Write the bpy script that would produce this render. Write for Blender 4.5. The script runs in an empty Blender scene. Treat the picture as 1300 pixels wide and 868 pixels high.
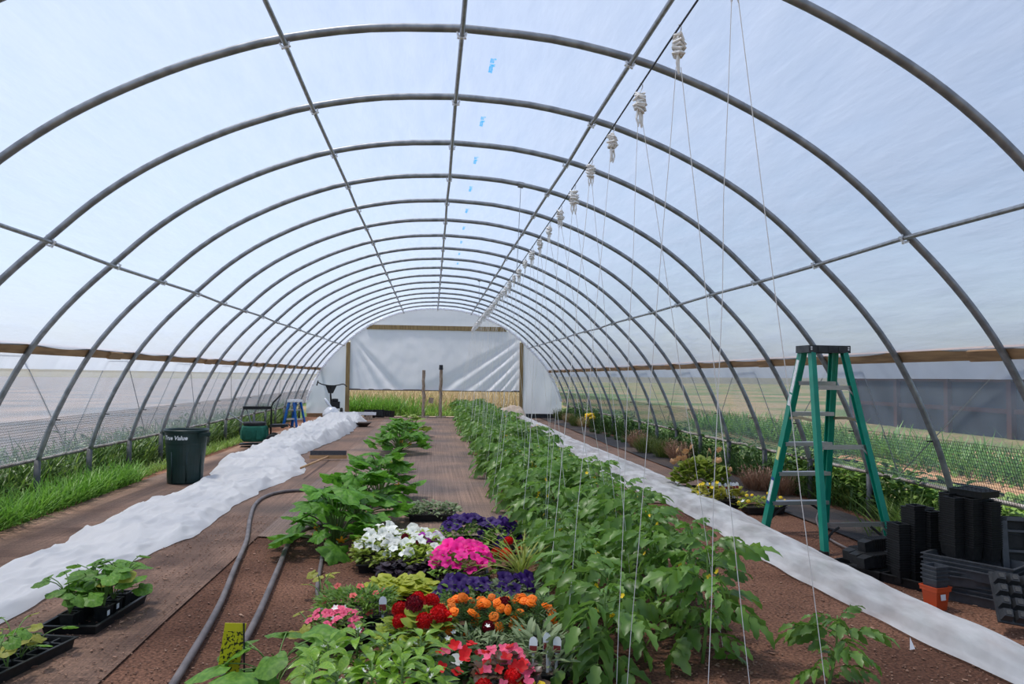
import bpy, math, random
import numpy as np
from mathutils import Vector, Matrix, noise
# ---------------------------------------------------------------- camera, sky, sun, exposure
scn = bpy.context.scene
COL = scn.collection
CAMX, CAMZ, FPX = -0.1603, 1.40, 947.6
YAW, PITCH, ROLL = 0.1062, 0.0469, 0.0114
def _basis():
    cy, sy, cp, sp = math.cos(YAW), math.sin(YAW), math.cos(PITCH), math.sin(PITCH)
    f = Vector((sy*cp, cy*cp, sp)); r = Vector((cy, -sy, 0)); u = r.cross(f)
    c, s = math.cos(ROLL), math.sin(ROLL)
    return r*c + u*s, -r*s + u*c, f
CR, CU, CF = _basis()
cam = bpy.data.objects.new('camera', bpy.data.cameras.new('camera'))
COL.objects.link(cam)
cam.matrix_world = Matrix(((CR.x, CU.x, -CF.x, CAMX), (CR.y, CU.y, -CF.y, 0), (CR.z, CU.z, -CF.z, CAMZ), (0, 0, 0, 1)))
cam.data.sensor_width = 36.0
cam.data.lens = FPX/1300*36.0
cam.data.clip_end = 400
scn.camera = cam
def at(px, py, z=0.0):
    """world point at height z that lies on the line of sight measured in the 1300x868 photograph"""
    d = CF + CR*((px-650)/FPX) - CU*((py-434)/FPX)
    t = (z-CAMZ)/d.z
    return Vector((CAMX + d.x*t, d.y*t, z))

world = bpy.data.worlds.new('sky'); scn.world = world
world.use_nodes = True
wn = world.node_tree
bg = wn.nodes['Background']
sky = wn.nodes.new('ShaderNodeTexSky'); sky.sky_type = 'NISHITA'; sky.sun_disc = False
sky.sun_elevation = math.radians(62); sky.sun_rotation = math.radians(-75); sky.air_density = 1.0; sky.dust_density = 1.8; sky.ozone_density = 1.0
wn.links.new(sky.outputs[0], bg.inputs[0]); bg.inputs[1].default_value = 0.31
sun = bpy.data.objects.new('sun', bpy.data.lights.new('sun', 'SUN')); COL.objects.link(sun)
sun.data.energy = 10.5; sun.data.angle = math.radians(7); sun.data.color = (1.0, 0.95, 0.88)
sun.rotation_euler = Vector((0.26, -0.13, -0.95)).to_track_quat('-Z', 'Y').to_euler()
scn.view_settings.view_transform = 'Standard'; scn.view_settings.look = 'None'
scn.view_settings.gamma = 1.0; scn.view_settings.use_curve_mapping = False
scn.view_settings.exposure = -0.60
scn.cycles.max_bounces = 8; scn.cycles.transparent_max_bounces = 24
scn.cycles.use_denoising = True

# ---------------------------------------------------------------- materials
def new_mat(name):
    m = bpy.data.materials.new(name); m.use_nodes = True
    nt = m.node_tree; nt.nodes.clear()
    out = nt.nodes.new('ShaderNodeOutputMaterial')
    return m, nt, out
def noise_col(nt, c1, c2, scale=6, detail=3, vec=None, stretch=None, lo=.35, hi=.65, coord='Object'):
    tc = nt.nodes.new('ShaderNodeTexCoord')
    src = tc.outputs[coord]
    if stretch:
        mp = nt.nodes.new('ShaderNodeMapping'); mp.inputs['Scale'].default_value = stretch
        nt.links.new(src, mp.inputs['Vector']); src = mp.outputs[0]
    n = nt.nodes.new('ShaderNodeTexNoise'); n.inputs['Scale'].default_value = scale; n.inputs['Detail'].default_value = detail
    nt.links.new(src, n.inputs['Vector'])
    r = nt.nodes.new('ShaderNodeValToRGB'); r.color_ramp.elements[0].position = lo; r.color_ramp.elements[1].position = hi
    r.color_ramp.elements[0].color = (*c1, 1); r.color_ramp.elements[1].color = (*c2, 1)
    nt.links.new(n.outputs['Fac'], r.inputs[0])
    return r.outputs[0], n.outputs['Fac']
def add_bump(nt, fac, target, strength=.3, dist=.01):
    b = nt.nodes.new('ShaderNodeBump'); b.inputs['Strength'].default_value = strength; b.inputs['Distance'].default_value = dist
    nt.links.new(fac, b.inputs['Height']); nt.links.new(b.outputs[0], target.inputs['Normal'])
def M(name, col, rough=.6, metal=0., col2=None, scale=8, bump=0., bdist=.005, spec=.4, stretch=None, detail=3, lo=.35, hi=.65):
    m, nt, out = new_mat(name)
    p = nt.nodes.new('ShaderNodeBsdfPrincipled')
    p.inputs['Base Color'].default_value = (*col, 1); p.inputs['Roughness'].default_value = rough
    p.inputs['Metallic'].default_value = metal; p.inputs['Specular IOR Level'].default_value = spec
    if col2 or bump:
        c, f = noise_col(nt, col, col2 or col, scale, detail, stretch=stretch, lo=lo, hi=hi)
        if col2: nt.links.new(c, p.inputs['Base Color'])
        if bump: add_bump(nt, f, p, bump, bdist)
    nt.links.new(p.outputs[0], out.inputs[0])
    return m
def leafM(name, c1, c2, transl=.35, rough=.45, scale=9, spec=.35, sat=1.0):
    """leaf: soft gloss on top, light shining through the blade; every leaf a little different"""
    m, nt, out = new_mat(name)
    col, f = noise_col(nt, c1, c2, scale, 2)
    oi = nt.nodes.new('ShaderNodeObjectInfo')
    mr = nt.nodes.new('ShaderNodeMapRange'); mr.inputs[3].default_value = .78; mr.inputs[4].default_value = 1.25
    nt.links.new(oi.outputs['Random'], mr.inputs[0])
    hs = nt.nodes.new('ShaderNodeHueSaturation'); hs.inputs['Saturation'].default_value = sat
    nt.links.new(mr.outputs[0], hs.inputs['Value']); nt.links.new(col, hs.inputs['Color'])
    p = nt.nodes.new('ShaderNodeBsdfPrincipled'); p.inputs['Roughness'].default_value = rough; p.inputs['Specular IOR Level'].default_value = spec
    t = nt.nodes.new('ShaderNodeBsdfTranslucent'); mx = nt.nodes.new('ShaderNodeMixShader'); mx.inputs[0].default_value = transl
    nt.links.new(hs.outputs[0], p.inputs['Base Color']); nt.links.new(hs.outputs[0], t.inputs['Color'])
    nt.links.new(p.outputs[0], mx.inputs[1]); nt.links.new(t.outputs[0], mx.inputs[2]); nt.links.new(mx.outputs[0], out.inputs[0])
    return m
def filmM(name, clear, col, diff=.35, gloss=.06, streak=0., stretch=(1, 1, 1), scale=3., bump=.15, rough=.25, bdist=.02):
    """plastic film or thin cloth: part clear, part milky (light shining through and light scattered back)"""
    m, nt, out = new_mat(name)
    c, f = noise_col(nt, (0, 0, 0), (1, 1, 1), scale, 4, stretch=stretch, lo=.3, hi=.7)
    tl = nt.nodes.new('ShaderNodeBsdfTranslucent'); tl.inputs[0].default_value = (*col, 1)
    df = nt.nodes.new('ShaderNodeBsdfDiffuse'); df.inputs[0].default_value = (*col, 1)
    m1 = nt.nodes.new('ShaderNodeMixShader'); m1.inputs[0].default_value = diff
    nt.links.new(tl.outputs[0], m1.inputs[1]); nt.links.new(df.outputs[0], m1.inputs[2])
    tr = nt.nodes.new('ShaderNodeBsdfTransparent')
    m2 = nt.nodes.new('ShaderNodeMixShader')
    mr = nt.nodes.new('ShaderNodeMapRange'); mr.inputs[3].default_value = max(0, clear-streak); mr.inputs[4].default_value = min(1, clear+streak)
    nt.links.new(f, mr.inputs[0]); mr.inputs[1].default_value = .3; mr.inputs[2].default_value = .7
    nt.links.new(mr.outputs[0], m2.inputs[0]); nt.links.new(m1.outputs[0], m2.inputs[1]); nt.links.new(tr.outputs[0], m2.inputs[2])
    last = m2
    gl = nt.nodes.new('ShaderNodeBsdfGlossy'); gl.inputs['Roughness'].default_value = rough
    if gloss:
        m3 = nt.nodes.new('ShaderNodeMixShader'); m3.inputs[0].default_value = gloss
        nt.links.new(m2.outputs[0], m3.inputs[1]); nt.links.new(gl.outputs[0], m3.inputs[2]); last = m3
    if bump:
        b = nt.nodes.new('ShaderNodeBump'); b.inputs['Strength'].default_value = bump; b.inputs['Distance'].default_value = bdist
        nt.links.new(f, b.inputs['Height'])
        for s in (tl, df, gl): nt.links.new(b.outputs[0], s.inputs['Normal'])
    nt.links.new(last.outputs[0], out.inputs[0])
    return m

steel = M('galvanised_steel', (.32, .33, .345), .42, .6, (.21, .22, .235), 14)
steel_thin = M('galvanised_thin_pipe', (.40, .41, .42), .35, .8, (.28, .29, .30), 20)
clampM = M('bright_zinc', (.80, .80, .81), .35, .35)
wood_old = M('weathered_lumber', (.40, .24, .12), .8, 0, (.25, .15, .08), 5, .3, stretch=(6, .6, 6))
wood_post = M('treated_lumber', (.36, .25, .11), .75, 0, (.24, .16, .07), 4, .25, stretch=(5, 5, .6))
wood_grey = M('grey_weathered_post', (.50, .40, .31), .85, 0, (.22, .15, .10), 8, .5, stretch=(4, 4, .8))
roof_film = filmM('roof_film', .28, (.445, .515, .64), .40, .05, .08, (1.5, .28, 1.5), 4.5, .7)
skirt_film = filmM('skirt_film', .22, (.55, .60, .69), .30, .05, .05, (.3, 1.5, 1), 3, .3)
curtain_film = filmM('curtain_film', .72, (.42, .49, .58), .35, .03, .06, (1, .8, .35), 4, .25, .12)
end_film = filmM('end_wall_film', .04, (.64, .67, .73), .35, .04, .03, (1.2, 1, .4), 2.2, .5)
end_curtain = filmM('end_curtain_film', .04, (.70, .72, .78), .38, .05, .03, (1.2, 1, .5), 3, .35)
wire_dark = M('dark_wire', (.03, .03, .035), .5, .3)
netM = M('black_netting', (.03, .034, .036), .8, spec=.2)
post_grey = M('dull_ground_post', (.13, .135, .145), .6, .4, (.08, .085, .09), 12)
ropeM = M('grey_rope', (.22, .20, .19), .8)
twineM = M('white_twine', (.80, .78, .75), .8)
blackP = M('black_plastic', (.010, .011, .012), .5, 0, (.020, .020, .021), 30, spec=.28)
blackP2 = M('scuffed_black_plastic', (.020, .022, .026), .5, 0, (.045, .047, .05), 14, spec=.45)
greyP = M('dark_grey_plastic', (.045, .05, .058), .45, 0, (.07, .075, .085), 16)
whiteP = M('white_plastic', (.82, .82, .84), .45)
rubber = M('black_rubber', (.02, .02, .02), .7)
potmix = M('potting_mix', (.03, .02, .015), .95, 0, (.30, .25, .20), 90, .6, .01, lo=.52, hi=.75)

# ---------------------------------------------------------------- mesh building
def obj(name, V, F, mat=None, parent=None, smooth=False, matrix=None):
    me = bpy.data.meshes.new(name)
    me.from_pydata([tuple(v) for v in V], [], F)
    if smooth: me.polygons.foreach_set('use_smooth', [True]*len(me.polygons))
    me.update()
    return obj_from(name, me, mat, parent, matrix)
def obj_from(name, me, mat=None, parent=None, matrix=None):
    o = bpy.data.objects.new(name, me); COL.objects.link(o)
    if mat and not me.materials: me.materials.append(mat)
    if parent: o.parent = parent
    if matrix is not None: o.matrix_basis = matrix
    return o
def tag(o, label=None, cat=None, group=None, kind=None):
    if label: o['label'] = label
    if cat: o['category'] = cat
    if group: o['group'] = group
    if kind: o['kind'] = kind
    return o
def thing(name, label, cat, loc=(0, 0, 0), rz=0, group=None):
    o = bpy.data.objects.new(name, None); COL.objects.link(o); o.empty_display_size = .05
    o.location = loc; o.rotation_euler = (0, 0, rz)
    return tag(o, label, cat, group)
def copy_tree(root, parent=None):
    c = root.copy(); COL.objects.link(c)
    if parent: c.parent = parent
    for ch in root.children: copy_tree(ch, c)
    return c
class MB:
    def __init__(s): s.v = []; s.f = []
    def add(s, V, F, m=None):
        o = len(s.v)
        s.v += [(m @ Vector(v)) if m is not None else v for v in V]
        s.f += [tuple(i+o for i in f) for f in F]; return s
    def box(s, c, d, m=None):
        x, y, z = c; a, b, h = d[0]/2, d[1]/2, d[2]/2
        V = [(x+i*a, y+j*b, z+k*h) for k in (-1, 1) for j in (-1, 1) for i in (-1, 1)]
        return s.add([Vector(v) for v in V], [(0, 2, 3, 1), (4, 5, 7, 6), (0, 1, 5, 4), (2, 6, 7, 3), (0, 4, 6, 2), (1, 3, 7, 5)], m)
    def bar(s, a, b, w, h, up=(0, 0, 1)):
        """straight bar of w x h from a to b"""
        a, b = Vector(a), Vector(b); d = b-a; L = d.length; d.normalize()
        u = Vector(up); r = d.cross(u)
        if r.length < 1e-4: r = d.cross(Vector((1, 0, 0)))
        r.normalize(); u = r.cross(d)
        V = [p + r*(i*w/2) + u*(j*h/2) for p in (a, b) for j in (-1, 1) for i in (-1, 1)]
        return s.add(V, [(0, 2, 3, 1), (4, 5, 7, 6), (0, 1, 5, 4), (2, 6, 7, 3), (0, 4, 6, 2), (1, 3, 7, 5)])
    def tube(s, path, r, n=8, caps=True):
        P = [Vector(p) for p in path]; rr = r if isinstance(r, (list, tuple)) else [r]*len(P)
        rings = []; prev = None; o = len(s.v)
        for i, p in enumerate(P):
            d = (P[min(i+1, len(P)-1)]-P[max(i-1, 0)]).normalized()
            if prev is None:
                u = d.cross(Vector((0, 0, 1)))
                if u.length < 1e-3: u = d.cross(Vector((0, 1, 0)))
            else: u = prev - d*prev.dot(d)
            u.normalize(); prev = u; w = d.cross(u)
            s.v += [p + (u*math.cos(2*math.pi*k/n) + w*math.sin(2*math.pi*k/n))*rr[i] for k in range(n)]
        for i in range(len(P)-1):
            for k in range(n):
                a, b = o+i*n+k, o+i*n+(k+1) % n
                s.f.append((a, b, b+n, a+n))
        if caps: s.f += [tuple(o+k for k in range(n))[::-1], tuple(o+(len(P)-1)*n+k for k in range(n))]
        return s
    def lathe(s, prof, n=24, m=None, close=False):
        V = []; F = []
        for r, z in prof: V += [Vector((r*math.cos(2*math.pi*k/n), r*math.sin(2*math.pi*k/n), z)) for k in range(n)]
        for i in range(len(prof)-1):
            for k in range(n): a, b = i*n+k, i*n+(k+1) % n; F.append((a, b, b+n, a+n))
        if close: F += [tuple(range(n))[::-1], tuple((len(prof)-1)*n+k for k in range(n))]
        return s.add(V, F, m)
    def tub(s, w, l, h, taper=.9, lip=.012, wall=.004, m=None):
        """open tapered box with a rim"""
        def ring(a, b, z): return [Vector((-a, -b, z)), Vector((a, -b, z)), Vector((a, b, z)), Vector((-a, b, z))]
        a, b = w/2, l/2
        R = [ring((a-lip)*taper, (b-lip)*taper, 0), ring(a-lip, b-lip, h-.006), ring(a, b, h-.006), ring(a, b, h), ring(a-lip-wall, b-lip-wall, h), ring((a-lip)*taper-wall, (b-lip)*taper-wall, .006)]
        V = [v for r in R for v in r]; F = [(3, 2, 1, 0), (20, 21, 22, 23)]
        for i in range(5):
            for k in range(4): F.append((i*4+k, i*4+(k+1) % 4, i*4+4+(k+1) % 4, i*4+4+k))
        return s.add(V, F, m)
    def build(s, name, mat, parent=None, smooth=False, matrix=None): return obj(name, s.v, s.f, mat, parent, smooth, matrix)
    def mesh(s, name, mat, smooth=False):
        me = bpy.data.meshes.new(name); me.from_pydata([tuple(v) for v in s.v], [], s.f)
        if smooth: me.polygons.foreach_set('use_smooth', [True]*len(me.polygons))
        me.materials.append(mat); me.update(); return me
def grid_obj(name, fn, nu, nv, mat, parent=None, smooth=True):
    V = [fn(i/nu, j/nv) for i in range(nu+1) for j in range(nv+1)]
    F = [(i*(nv+1)+j, (i+1)*(nv+1)+j, (i+1)*(nv+1)+j+1, i*(nv+1)+j+1) for i in range(nu) for j in range(nv)]
    return obj(name, V, F, mat, parent, smooth)
def interp(tab, t):
    if t <= tab[0][0]: return tab[0][1]
    for (a, x), (b, y) in zip(tab, tab[1:]):
        if t <= b: return x + (y-x)*(t-a)/(b-a)
    return tab[-1][1]
def spline(P, n=8):
    """Catmull-Rom through the points"""
    P = [Vector(p) for p in P]; out = []
    for i in range(len(P)-1):
        p0, p1, p2, p3 = P[max(i-1, 0)], P[i], P[i+1], P[min(i+2, len(P)-1)]
        for k in range(n):
            t = k/n
            out.append(.5*((2*p1) + (p2-p0)*t + (2*p0-5*p1+4*p2-p3)*t*t + (3*p1-p0-3*p2+p3)*t**3))
    return out + [P[-1]]
def text_mesh(body, size, shear=0.0, bold=0.0):
    cu = bpy.data.curves.new('lettering', 'FONT'); cu.body = body; cu.size = size; cu.shear = shear; cu.offset = bold
    cu.align_x = 'CENTER'; cu.align_y = 'CENTER'; cu.resolution_u = 2
    t = bpy.data.objects.new('lettering', cu); COL.objects.link(t)
    me = bpy.data.meshes.new_from_object(t.evaluated_get(bpy.context.evaluated_depsgraph_get()))
    bpy.data.objects.remove(t); return me
ORD = ['first', 'second', 'third', 'fourth', 'fifth', 'sixth', 'seventh', 'eighth', 'ninth', 'tenth', 'eleventh', 'twelfth', 'thirteenth', 'fourteenth', 'fifteenth', 'sixteenth', 'seventeenth', 'eighteenth', 'nineteenth', 'twentieth']
rnd = random.Random(7)
def N(x, y, z=0.): return noise.noise(Vector((x, y, z)))

# ---------------------------------------------------------------- the ground
def groundM():
    m, nt, out = new_mat('soil')
    c, f = noise_col(nt, (.105, .060, .043), (.24, .145, .103), 1.1, 6, lo=.38, hi=.66)
    c2, f2 = noise_col(nt, (.42, .36, .34), (1.5, 1.25, 1.12), 60, 4, lo=.33, hi=.72)
    mx = nt.nodes.new('ShaderNodeMix'); mx.data_type = 'RGBA'; mx.blend_type = 'MULTIPLY'; mx.inputs[0].default_value = 1
    nt.links.new(c, mx.inputs[6]); nt.links.new(c2, mx.inputs[7])
    p = nt.nodes.new('ShaderNodeBsdfPrincipled'); p.inputs['Roughness'].default_value = .95; p.inputs['Specular IOR Level'].default_value = .15
    nt.links.new(mx.outputs[2], p.inputs['Base Color']); add_bump(nt, f2, p, .8, .02); nt.links.new(p.outputs[0], out.inputs[0])
    return m
def clothM(name, base, dirt, cover, near=False):
    """woven ground cloth: fine warp and weft streaks, soil trodden over it"""
    m, nt, out = new_mat(name)
    c1, f1 = noise_col(nt, (.50, .50, .52), (1.3, 1.28, 1.25), 1.0, 4, stretch=(70, .5, 1), lo=.25, hi=.75)
    c2, f2 = noise_col(nt, (.70, .70, .70), (1.25, 1.25, 1.25), 1.0, 3, stretch=(.5, 40, 1), lo=.25, hi=.75)
    c3, f3 = noise_col(nt, base, dirt, .9, 6, lo=cover-.14, hi=cover+.14)
    if near:                                   # more soil carried onto the cloth towards the entrance
        c5, f5 = noise_col(nt, (.105, .062, .045), (.22, .135, .096), 2.2, 6)
        tc = nt.nodes.new('ShaderNodeTexCoord'); sp_ = nt.nodes.new('ShaderNodeSeparateXYZ'); nt.links.new(tc.outputs['Object'], sp_.inputs[0])
        mr = nt.nodes.new('ShaderNodeMapRange'); mr.inputs[1].default_value = 9.5; mr.inputs[2].default_value = 4.0; mr.inputs[3].default_value = -.35; mr.inputs[4].default_value = .75; nt.links.new(sp_.outputs[1], mr.inputs[0])
        ad = nt.nodes.new('ShaderNodeMath'); ad.operation = 'ADD'; nt.links.new(mr.outputs[0], ad.inputs[0]); nt.links.new(f3, ad.inputs[1])
        st_ = nt.nodes.new('ShaderNodeMapRange'); st_.inputs[1].default_value = .45; st_.inputs[2].default_value = .75; nt.links.new(ad.outputs[0], st_.inputs[0])
        mx = nt.nodes.new('ShaderNodeMix'); mx.data_type = 'RGBA'; nt.links.new(st_.outputs[0], mx.inputs[0]); nt.links.new(c3, mx.inputs[6]); nt.links.new(c5, mx.inputs[7]); c3 = mx.outputs[2]
    c4, f4 = noise_col(nt, (.7, .7, .7), (1.25, 1.2, 1.15), 70, 2)
    last = c3
    for c in (c1, c2, c4):
        mx = nt.nodes.new('ShaderNodeMix'); mx.data_type = 'RGBA'; mx.blend_type = 'MULTIPLY'; mx.inputs[0].default_value = .85
        nt.links.new(last, mx.inputs[6]); nt.links.new(c, mx.inputs[7]); last = mx.outputs[2]
    p = nt.nodes.new('ShaderNodeBsdfPrincipled'); p.inputs['Roughness'].default_value = .8; p.inputs['Specular IOR Level'].default_value = .25
    nt.links.new(last, p.inputs['Base Color']); add_bump(nt, f4, p, .5, .008); nt.links.new(p.outputs[0], out.inputs[0])
    return m
soil = groundM()
cloth_mid = clothM('woven_ground_cloth', (.155, .120, .108), (.29, .195, .148), .50)
cloth_left = clothM('trodden_ground_cloth', (.125, .090, .074), (.235, .148, .108), .46, True)
cloth_black = clothM('black_ground_cloth', (.04, .04, .045), (.16, .115, .09), .60)
def sheet(name, x0, x1, y0, y1, z, mat, nx, ny, wob=.012, edge=.05):
    def fn(u, v):
        x = x0 + (x1-x0)*u; y = y0 + (y1-y0)*v
        if u in (0, 1): x += edge*N(y*.7, x)
        if v in (0, 1): y += edge*2*N(x*2, y)
        return (x, y, z + wob*N(x*1.3, y*.8, 3) * (0 if z == 0 else 1))
    return grid_obj(name, fn, nx, ny, mat)
tag(sheet('floor', -4.34, 4.34, -1.5, 25.9, 0, soil, 40, 110), kind='structure')
HB = 1.22; Y0 = 3.6387
def HY(i): return Y0 + HB*i
YEND = HY(18)
tag(sheet('ground_cloth', -3.85, -1.62, -1, 25.3, .012, cloth_left, 24, 120, .006), 'trodden brown woven ground cloth under the wide crumpled cover', 'ground cloth')
tag(sheet('ground_cloth', -1.62, .62, 6.6, 25.3, .013, cloth_mid, 24, 100, .006), 'brown woven ground cloth on the middle path beside the squash', 'ground cloth')
tag(sheet('ground_cloth', 3.55, 4.2, 2.0, 25.2, .012, cloth_black, 8, 100, .008), 'dark woven ground cloth along the foot of the right side', 'ground cloth')
tag(sheet('ground_cloth', 1.75, 3.5, 8.2, 25.3, .010, cloth_left, 20, 100, .006), 'brown woven ground cloth beside the narrow white cover', 'ground cloth')
# land outside
lawn = M('lawn', (.10, .17, .04), .95, 0, (.20, .24, .07), .5, .4, .03, detail=6)
def outM():
    m, nt, out = new_mat('meadow')
    c, f = noise_col(nt, (.06, .10, .03), (.19, .145, .09), .12, 7, lo=.42, hi=.58)
    c2, f2 = noise_col(nt, (.6, .6, .6), (1.3, 1.3, 1.2), 9, 4)
    mx = nt.nodes.new('ShaderNodeMix'); mx.data_type = 'RGBA'; mx.blend_type = 'MULTIPLY'; mx.inputs[0].default_value = 1
    nt.links.new(c, mx.inputs[6]); nt.links.new(c2, mx.inputs[7])
    p = nt.nodes.new('ShaderNodeBsdfPrincipled'); p.inputs['Roughness'].default_value = 1; p.inputs['Specular IOR Level'].default_value = .1
    nt.links.new(mx.outputs[2], p.inputs['Base Color']); nt.links.new(p.outputs[0], out.inputs[0]); return m
tag(grid_obj('meadow', lambda u, v: (-150+300*u, -60+300*v, -.03), 30, 30, outM()), 'green and tan meadow all around the tunnel', 'meadow', kind='structure')

# ---------------------------------------------------------------- tunnel frame
PROF = [(0, 3.705), (.6, 3.67), (1.15, 3.568), (1.55, 3.44), (1.88, 3.305), (2.23, 3.128), (2.53, 2.943), (2.83, 2.71), (3.13, 2.425), (3.39, 2.17), (3.62, 1.91), (3.83, 1.62), (4.03, 1.255), (4.19, .89), (4.275, .65), (4.33, .45)]
HALF = spline([(x, 0, z) for x, z in PROF], 3)
FULL = [Vector((-p.x, 0, p.z)) for p in reversed(HALF)] + HALF[1:]
def arc_offset(off):
    out = []
    for i, p in enumerate(FULL):
        d = (FULL[min(i+1, len(FULL)-1)]-FULL[max(i-1, 0)]).normalized()
        out.append(p + Vector((-d.z, 0, d.x))*off)
    return out
def prof_x(z, off=0.):
    """half width of the arch at height z"""
    P = [p for p in arc_offset(off) if p.x > 0]
    for a, b in zip(P, P[1:]):
        if a.z >= z >= b.z: return a.x + (b.x-a.x)*(a.z-z)/(a.z-b.z+1e-9)
    return P[-1].x
hb = MB().tube(FULL, .027, 10)
hoop_me = hb.mesh('arch', steel, True)
post_me = MB().tube([(0, 0, -.05), (0, 0, .46)], .033, 10).mesh('ground_post', post_grey, True)
collar_me = MB().tube([(0, 0, .16), (0, 0, .20)], .041, 10).mesh('collar', post_grey)
bolt_me = MB().tube([(-.05, 0, 0), (.04, 0, 0)], .007, 6).mesh('bolt', wire_dark)
for i in range(-3, 18):
    t = thing('greenhouse_hoop', '', 'hoop', (0, HY(i), 0), 0, 'steel roof hoops')
    t['label'] = ('galvanised steel roof hoop behind the camera, %s from it' % ORD[-i-1] if i < 0 else 'galvanised steel roof hoop at the upper right corner, nearest the camera' if i == 0 else
                  'last galvanised steel roof hoop, closest to the end wall' if i == 17 else 'galvanised steel roof hoop, %s from the camera' % ORD[i])
    obj_from('arch', hoop_me, None, t)
    for s in (-1, 1):
        obj_from('ground_post', post_me, None, t, Matrix.Translation((s*4.335, 0, 0)))
        if i < 12:
            obj_from('collar', collar_me, None, t, Matrix.Translation((s*4.335, 0, 0)))
            obj_from('bolt', bolt_me, None, t, Matrix.Translation((s*(4.19-.03), 0, .885)))
PUR = [(0, 3.66, 'straight steel ridge pipe along the top centre of the roof'), (-1.14, 3.53, 'steel purlin pipe left of the ridge pipe'), (1.14, 3.53, 'steel purlin pipe right of the ridge pipe, beside the twine cable'),
       (-3.105, 2.395, 'steel purlin pipe low on the left roof slope'), (3.105, 2.395, 'steel purlin pipe low on the right roof slope')]
for x, z, lab in PUR:
    t = thing('purlin_pipe', lab, 'pipe', (x, 0, z), 0, 'lengthwise purlin pipes')
    path = [(0, 0, 0)]*0
    for i in range(-3, 19):
        path.append((.012*N(i*.9, x), HY(i), .012*N(i*.7, x, 5) - (.012 if i % 3 == 0 else 0)))
    MB().tube(path, .0165, 8).build('pipe', steel_thin, t, True)
    nrm = Vector((x, 0, z-.6)).normalized()
    cm = MB()
    up = nrm*.045; side = Vector((0, 1, 0)).cross(nrm).normalized()
    for s in (-1, 1):
        cm.tube([up*1.4+side*(.036*s), side*(.027*s), -nrm*.026+side*(.010*s)], .0085, 6)
    cm.bar(side*-.03-nrm*.02, side*.03-nrm*.02, .022, .008, nrm)
    cme = cm.mesh('clamp', clampM)
    for i in range(0, 18):
        obj_from('clamp', cme, None, t, Matrix.Translation((0, HY(i), 0)))
# hip boards
boardsY = [-1.2, 3.1, 5.05, 8.7, 12.4, 16.0, 19.7, 22.6, 25.5]
for k, s in enumerate((-1, 1)):
    t = tag(thing('trim_%d' % (k+1), None, None), kind='structure')
    xw = prof_x(1.62, .048)
    for a, b in zip(boardsY, boardsY[1:]):
        sh = .5*(s < 0)
        m = Matrix.Translation((s*xw, 0, 1.615)) @ Matrix.Rotation(s*math.radians(-26), 4, 'Y')
        MB().box((0, (a+b)/2+sh, 0), (.036, b-a-.02, .098 + .008*N(a, s)), m).build('board', wood_old, t)
        MB().box((-s*.03, b+sh, -.005), (.03, .34, .085), m).build('splice_block', wood_old, t)

# ---------------------------------------------------------------- films
def film_strip(name, pts, y0, y1, ny, mat, amp=0., parent=None, fine=0.):
    """film over a row of profile points, sagging between the hoops"""
    n = len(pts)-1
    def fn(u, v):
        y = y0 + (y1-y0)*u; i = min(int(round(v*n)), n); p = pts[i]
        d = (pts[min(i+1, n)]-pts[max(i-1, 0)]).normalized(); nr = Vector((-d.z, 0, d.x))
        ph = ((y-Y0)/HB) % 1.0
        k = -amp*math.sin(math.pi*ph)**2 + fine*N(p.x*1.7, y*1.1, p.z*1.7)*math.sin(math.pi*ph)
        q = p + nr*k
        return (q.x, y, q.z)
    return grid_obj(name, fn, ny, n, mat, parent)
A3 = arc_offset(.032)
roofpts = [p for p in A3 if p.z > 1.585]
tag(film_strip('ceiling', roofpts, HY(-3), YEND, 22*8, roof_film, .012, None, .02), kind='structure')
A5 = arc_offset(.050); A7 = arc_offset(.085)
for s, side in ((-1, 'left'), (1, 'right')):
    def zs(a, b, n, off):
        return [Vector((s*prof_x(a+(b-a)*i/n, off), 0, a+(b-a)*i/n)) for i in range(n+1)]
    wall = tag(thing('wall_' + side, None, None), kind='structure')
    film_strip('film_skirt', zs(1.66, 1.425, 4, .075), HY(-3), YEND, 120, skirt_film, 0, wall, .012)
    film_strip('roll_up_curtain', zs(1.60, .46, 14, .058), HY(-3), YEND, 160, curtain_film, .0, wall, .012)
    # roll pipe wrapped in film at the foot of the curtain
    MB().tube([(s*4.405, HY(-3)+.2*j, .445 + .012*N(j*.35, s)) for j in range(129)], [.021+.004*N(j*1.3, s, 2) for j in range(129)], 8).build('roll_pipe', M('dusty_wrapped_pipe_'+side, (.20, .16, .14), .6, .1, (.40, .38, .36), 7), wall, True)
    # netting outside the curtain
    nb = MB(); zt, zb = .90, .44
    xt, xb = s*(prof_x(zt)+.046), s*(prof_x(zb)+.048)
    y = 1.5
    while y < YEND:
        nb.bar((xt, y, zt), (xb, y, zb), .001, .0042, (0, 1, 0)); y += .028
    for j in range(17):
        f = j/16; nb.bar((xt+(xb-xt)*f, 1.5, zt+(zb-zt)*f), (xt+(xb-xt)*f, YEND, zt+(zb-zt)*f), .001, .0030)
    tag(nb.build('netting', netM, wall), kind='stuff')
    # anti-billow rope outside, zigzag down each pair of bays
    rp = MB(); xo1, xo2 = s*(prof_x(1.58)+.12), s*(prof_x(.5)+.13)
    path = []
    for i in range(-1, 18, 2):
        path += [(xo1, HY(i)+.1, 1.58), (xo2, HY(i+2)-.35, .50), (xo2, HY(i+2)-.3, .50), (xo1, HY(i+2)-.45, 1.56)]
    rp.tube(path, .005, 5)
    rp.build('anti_billow_rope', ropeM, wall)
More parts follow.
